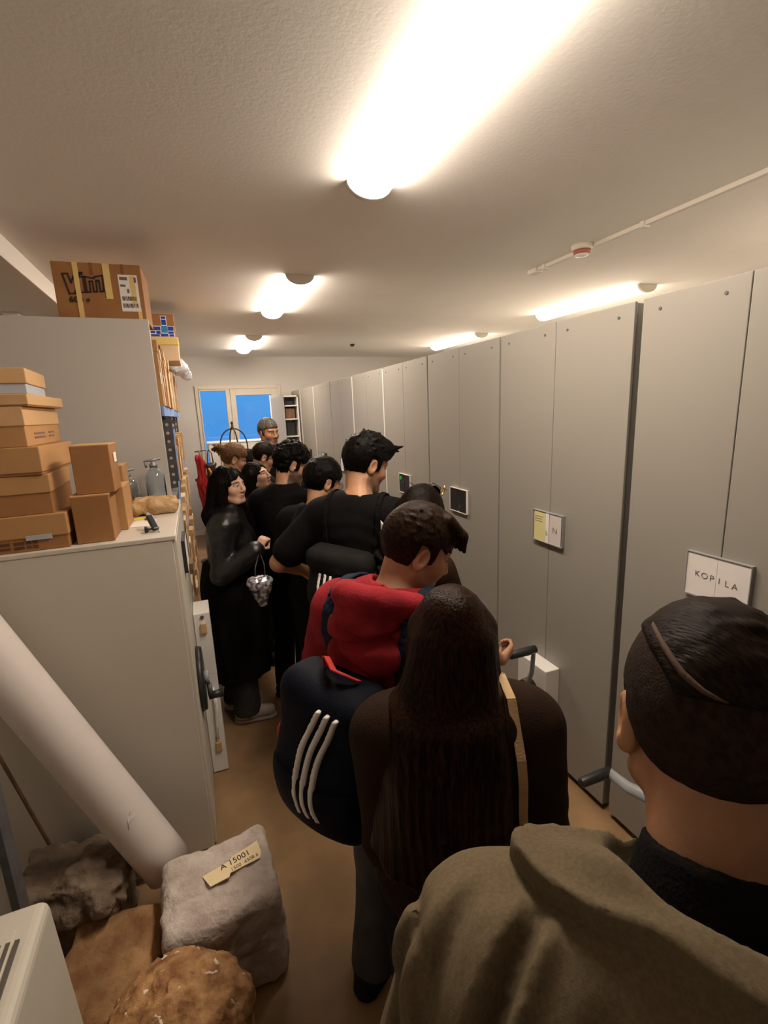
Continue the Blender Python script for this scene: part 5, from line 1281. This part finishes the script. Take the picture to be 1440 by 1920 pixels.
rv_ = Vector(M10[:, 0]); uv_ = Vector(M10[:, 2]); bv_ = -Vector(M10[:, 1])
lp = MB(); pts = [top - rv_ * .050 + bv_ * .01, top - rv_ * .052 + uv_ * .030 + bv_ * .012, top - rv_ * .030 + uv_ * .046 + bv_ * .030, top + rv_ * .005 + uv_ * .030 + bv_ * .045, top + rv_ * .040 + uv_ * .022 + bv_ * .036, top + rv_ * .060 + uv_ * .004 + bv_ * .014]
for a, b in zip(pts[:-1], pts[1:]):
    w_ = (uv_ * .5 + bv_ * .85).normalized() * .012; n_ = (b - a).cross(w_).normalized() * .003; lp.prism([a - w_, b - w_, b + w_, a + w_], n_)
lp.build('handle_loop', K_REDW, t)
sidep = Vector(c10 - M10[:, 0] * .152 - M10[:, 2] * .03)
MB().tube([sidep + uv_ * .05 + bv_ * .03, sidep - rv_ * .016 + uv_ * .02 + bv_ * .03, sidep - rv_ * .014 - uv_ * .03 + bv_ * .03, sidep - uv_ * .05 + bv_ * .03], .006, 8).build('side_loop', K_REDW, t)
straps(s, HOOD10, -.130, -.24, -.24, .027, .013, .008).build('strap', K_NAVY2, t); straps(s, HOOD10, .130, -.24, -.24, .027, .013, .009).build('strap', K_NAVY2, t)

# 11 woman with the long brown hair
s = Body((.430, .765, 1.398), 70, 1.58, hyaw=62, hpitch=-12, hroll=2, female=True, nf=.035, hk=.93, pelvis=(.43, .76), drop=.170); s11 = s
s.reach(-1, s.sh[-1] + s.F * .20 + s.R * .05 - s.Z * .38, out=.05); s.reach(1, s.sh[1] + s.F * .14 + s.R * .0 - s.Z * .42, out=.12)
TOP11 = g_top(.020, 2, .12, .076, amp=.006, seed=15)
def hair11(s, G):
    h = s.hs; W = lambda *p: s.head + s.M @ A3(p) * h
    hair_long(s, G, .46, .064, .012, wave=.0022, seed=15, back_depth=.034, spread=.55, lean=tuple(-s.R * .050), part=False)
    T = Field.__new__(Field); T.ax = G.ax; T.d = np.full_like(G.d, BIG); TOP11(s, T); q = T.local(s.S, s.TM); r, f, u = q; X, Y, Z = G.grid()
    T.d = (T.d - .024 + .006 * vnoise(X, Y, Z * .3, 20, 5) + .003 * np.sin(r * 330 + 3 * vnoise(X, Y, Z, 6, 2))).astype(np.float32)
    T.inter((np.abs(r + .028 - .05 * np.clip(-u - .05, 0, .3)) - (.098 + .12 * np.clip(-u, 0, .25))).astype(np.float32), .03); T.inter((f - .01).astype(np.float32), .01); T.inter((-.30 - u + .03 * np.sin(r * 40)).astype(np.float32), .02); T.inter((u - .06).astype(np.float32), .02)
    h_ = np.clip(.5 + .5 * (G.d - T.d) / .04, 0, 1); G.d = (G.d + (T.d - G.d) * h_ - .04 * h_ * (1 - h_)).astype(np.float32)
    G.rc(W(-.030, .05, .128), W(.034, .03, .132), .006, .004, k=.012, op='-', pad=.03)
make_person('woman with very long straight brown hair seen from behind, beige bag strap', s, T2, [('hair', H_BROWNL, hair11, (-.34, -.34, -.56), (.34, .34, .20), .0055)],
            [('jacket', K_BROWNJ, TOP11, .010)], [('trousers', K_JEANB, g_trousers(.014, seed=7))], fine=.0045)
t = thing('handbag', 'dark handbag on a beige strap over the shoulder of the long-haired woman', 'handbag', tuple(s.loc(.24, .02, -.62)))
cb = s.loc(.255, .02, -.50); fn, Mb = pack(s, cb, (.045, .12, .10), 0, .035); F = Field(cb - .22, cb + .22, .010); fn(F); F.build('body', K_BROWNJ, t)
bs = cloth('beige_strap', (.55, .38, .22), .7)
def onback(r, u, lift):
    """point on the jacket's back at right offset r and height u"""
    F_ = _fld11; a = s.loc(r, -.30, u); d = s.F
    for k in range(120):
        p = a + d * (k * .0025); i = [min(len(F_.ax[j]) - 1, int(np.searchsorted(F_.ax[j], p[j]))) for j in range(3)]
        if F_.d[tuple(i)] < lift: return Vector(p)
    return Vector(s.loc(r, -.1, u))
_fld11 = Field(s.S - .5, s.S + .35, .008); TOP11(s, _fld11)
def ontop(r, f, lift):
    F_ = _fld11; a = s.loc(r, f, .22)
    for k in range(160):
        p = a - s.Z * (k * .0025); i = [min(len(F_.ax[j]) - 1, int(np.searchsorted(F_.ax[j], p[j]))) for j in range(3)]
        if F_.d[tuple(i)] < lift: return Vector(p)
    return Vector(a)
pts = [ontop(.088, .075, .005), ontop(.090, .045, .006), ontop(.092, .015, .006), ontop(.094, -.015, .006), ontop(.096, -.045, .006)] + [onback(.098 + .004 * k, .02 - .045 * k, .006) for k in range(1, 11)] + [Vector(s.loc(.22, -.06, -.44))]
st = MB()
for a, b in zip(pts[:-1], pts[1:]):
    w_ = Vector(s.R) * .0085; n_ = (b - a).cross(w_).normalized() * .004; st.prism([a - w_, b - w_, b + w_, a + w_], n_)
st.build('strap', bs, t)

# 12 man in the olive jacket, closest
s = Body((.464, .288, 1.510), 58, 1.74, hyaw=44, hpitch=-12, hroll=0, nf=.135, hk=.95, pelvis=(.38, .20), drop=.165, build=1.06); s.S = s.S - s.R * .030; s.sh = {q: p - s.R * .030 for q, p in s.sh.items()}
s.reach(-1, s.sh[-1] + s.F * .22 + s.R * .04 - s.Z * .42, out=.5); s.reach(1, s.sh[1] + s.F * .24 - s.Z * .40)
def jacket12(s, F):
    s.torso(F, .030, k=.06); s.arms(F, .034, 1.96, flare=.006)
    F.rc(s.S - s.U * .02 + s.R * .01, s.S + s.U * .03 + s.F * .02 + s.R * .014, .112, .110, k=.04)
    q = F.local(s.S, s.TM); r, f, u = q; X, Y, Z = F.grid()
    F.d = F.d + (.006 * vnoise(X, Y, Z, 9, 3) + .003 * vnoise(X, Y, Z, 22, 4)).astype(np.float32)
    # drapes falling from the back of the shoulder
    for (r0, f0, dr, df, ln, a, w) in ((-.153, -.004, -.53, -.85, .30, .018, .0075), (-.205, .018, -.45, -.89, .16, .010, .009), (-.110, -.060, -.45, -.89, .22, .008, .011), (-.252, .012, -.60, -.80, .18, .009, .008), (-.03, -.10, -.2, -.98, .22, .008, .015)):
        sdist = (r - r0) * (-df) + (f - f0) * dr; tt = (r - r0) * dr + (f - f0) * df
        env = np.clip(tt / .03, 0, 1) * np.clip((ln - tt) / .10, 0, 1) * (u > -.35)
        F.d = F.d + (env * (a * np.exp(-(sdist / w) ** 2) - a * .6 * np.exp(-((sdist - 2.1 * w) / (1.1 * w)) ** 2) - a * .6 * np.exp(-((sdist + 2.1 * w) / (1.2 * w)) ** 2))).astype(np.float32)
    seam = r + .262 + .12 * f; F.d = F.d + (.006 * np.exp(-(seam / .0055) ** 2) * (u > -.10)).astype(np.float32)
    F.cut(s.P - s.U * .16, -s.U)
    F.cut(s.S + s.U * .118, s.U * .72 + s.TF * .70, .010)
    F.rc(s.S + s.U * .060 + s.F * .030 + s.R * .015, s.S + s.U * .30 + s.F * .1 + s.R * .02, .100, .20, k=.010, op='-'); F.rc(s.S + s.U * .075 + s.F * .085 - s.R * .01, s.S + s.U * .30 + s.F * .14 + s.R * .0, .085, .20, k=.010, op='-')
def neckdist(s, F):
    a = s.S - s.U * .02 + s.R * .012; n = (s.head - s.S) / np.linalg.norm(s.head - s.S); n = s.U * .7 + n * .3; n /= np.linalg.norm(n); X, Y, Z = F.grid()
    x, y, z = X - a[0], Y - a[1], Z - a[2]; t = x * n[0] + y * n[1] + z * n[2]; return np.sqrt(np.maximum(x * x + y * y + z * z - t * t, 0)), t
def collar12(s, F):
    jacket12(s, F); rad, t = neckdist(s, F); q = F.local(s.S, s.TM); r, f, u = q
    psi = np.arctan2(np.abs(r), f + .02); lim = .122 + .075 * np.exp(-((psi - 1.15) / .42) ** 2)
    lift = .010 + .014 * np.clip((rad - lim + .045) / .045, 0, 1) ** 2
    F.d = (F.d - lift).astype(np.float32); F.inter((rad - lim).astype(np.float32), .004); F.inter((-(t + .14)).astype(np.float32), .004)
    F.inter(np.where(f > .05, np.abs(r) * -1 + .03, -1.0).astype(np.float32), .004)
def fade12(s, G):
    hair_short(s, G, .006, .004, .062, rough=.0006, nsc=160, back=.004)
def crop12(s, G):
    hair_short(s, G, .010, .008, .066, quiff=.0, rough=.0012, nsc=60, seed=20); tufts(s, G, 160, (.95, .25, -.1), .006, .012, .045, seed=21, zmin=.05)
    q = G.local(s.head, s.M); x, y, z = [v / s.hs for v in q]
    # the long hair ends along the shaved parting on the left and above the clipped back
    G.inter(((.052 + .10 * np.clip(-(x + .045) / .05, 0, 1.5) + .25 * np.clip(-.055 - y, 0, .1) - z) * s.hs).astype(np.float32), .005)
H_CROP = hairm('dark_swept_hair', (.020,.011,.006), (.006,.0035,.0025), (120, 22, 60))
person12 = make_person('man in an olive jacket with cropped dark hair and shaved parting, nearest the camera', s, T1, [('hair', H_FADE, fade12, *HB, .0038), ('swept_hair', H_CROP, crop12, *HB, .0036)],
            [('jacket', K_OLIVE, jacket12, .0060), ('jacket_collar', K_OLIVE2, collar12, .0060),
             ('black_collar', K_BLACK, lambda s, F: (F.rc(s.S - s.U * .02 + s.R * .01, s.S + s.U * .085 + s.F * .045 + s.R * .022, .104, .082, k=.02), F.cut(s.S + s.U * .105 + s.F * .05, s.U * .8 + s.F * .45, .006), F.rc(s.S + s.U * .075 + s.F * .05 + s.R * .022, s.S + s.U * .26 + s.F * .12 + s.R * .03, .070, .09, k=.006, op='-')), .006)],
            [('trousers', K_JEANB, g_trousers(seed=8))], fine=.0034, coarse=.014, beard=.25)
W12 = lambda *p: Vector(s.head + s.M @ A3(p) * s.hs)
MB().tube([W12(-.0610, -.030, .1160), W12(-.0612, -.0365, .1145), W12(-.0576, -.057, .1080), W12(-.0528, -.0768, .0998), W12(-.0470, -.089, .0920), W12(-.0412, -.0995, .0852), W12(-.0338, -.1062, .0800), W12(-.0264, -.1115, .0755), W12(-.017, -.1142, .0722), W12(-.0078, -.1158, .0698)],
          [.001, .0022, .0030, .0032, .0030, .0032, .0028, .0025, .0018, .0006], 10).build('shaved_parting', mat('shaved_skin', (.085, .042, .022), .8, var=.25, vscale=300), person12)
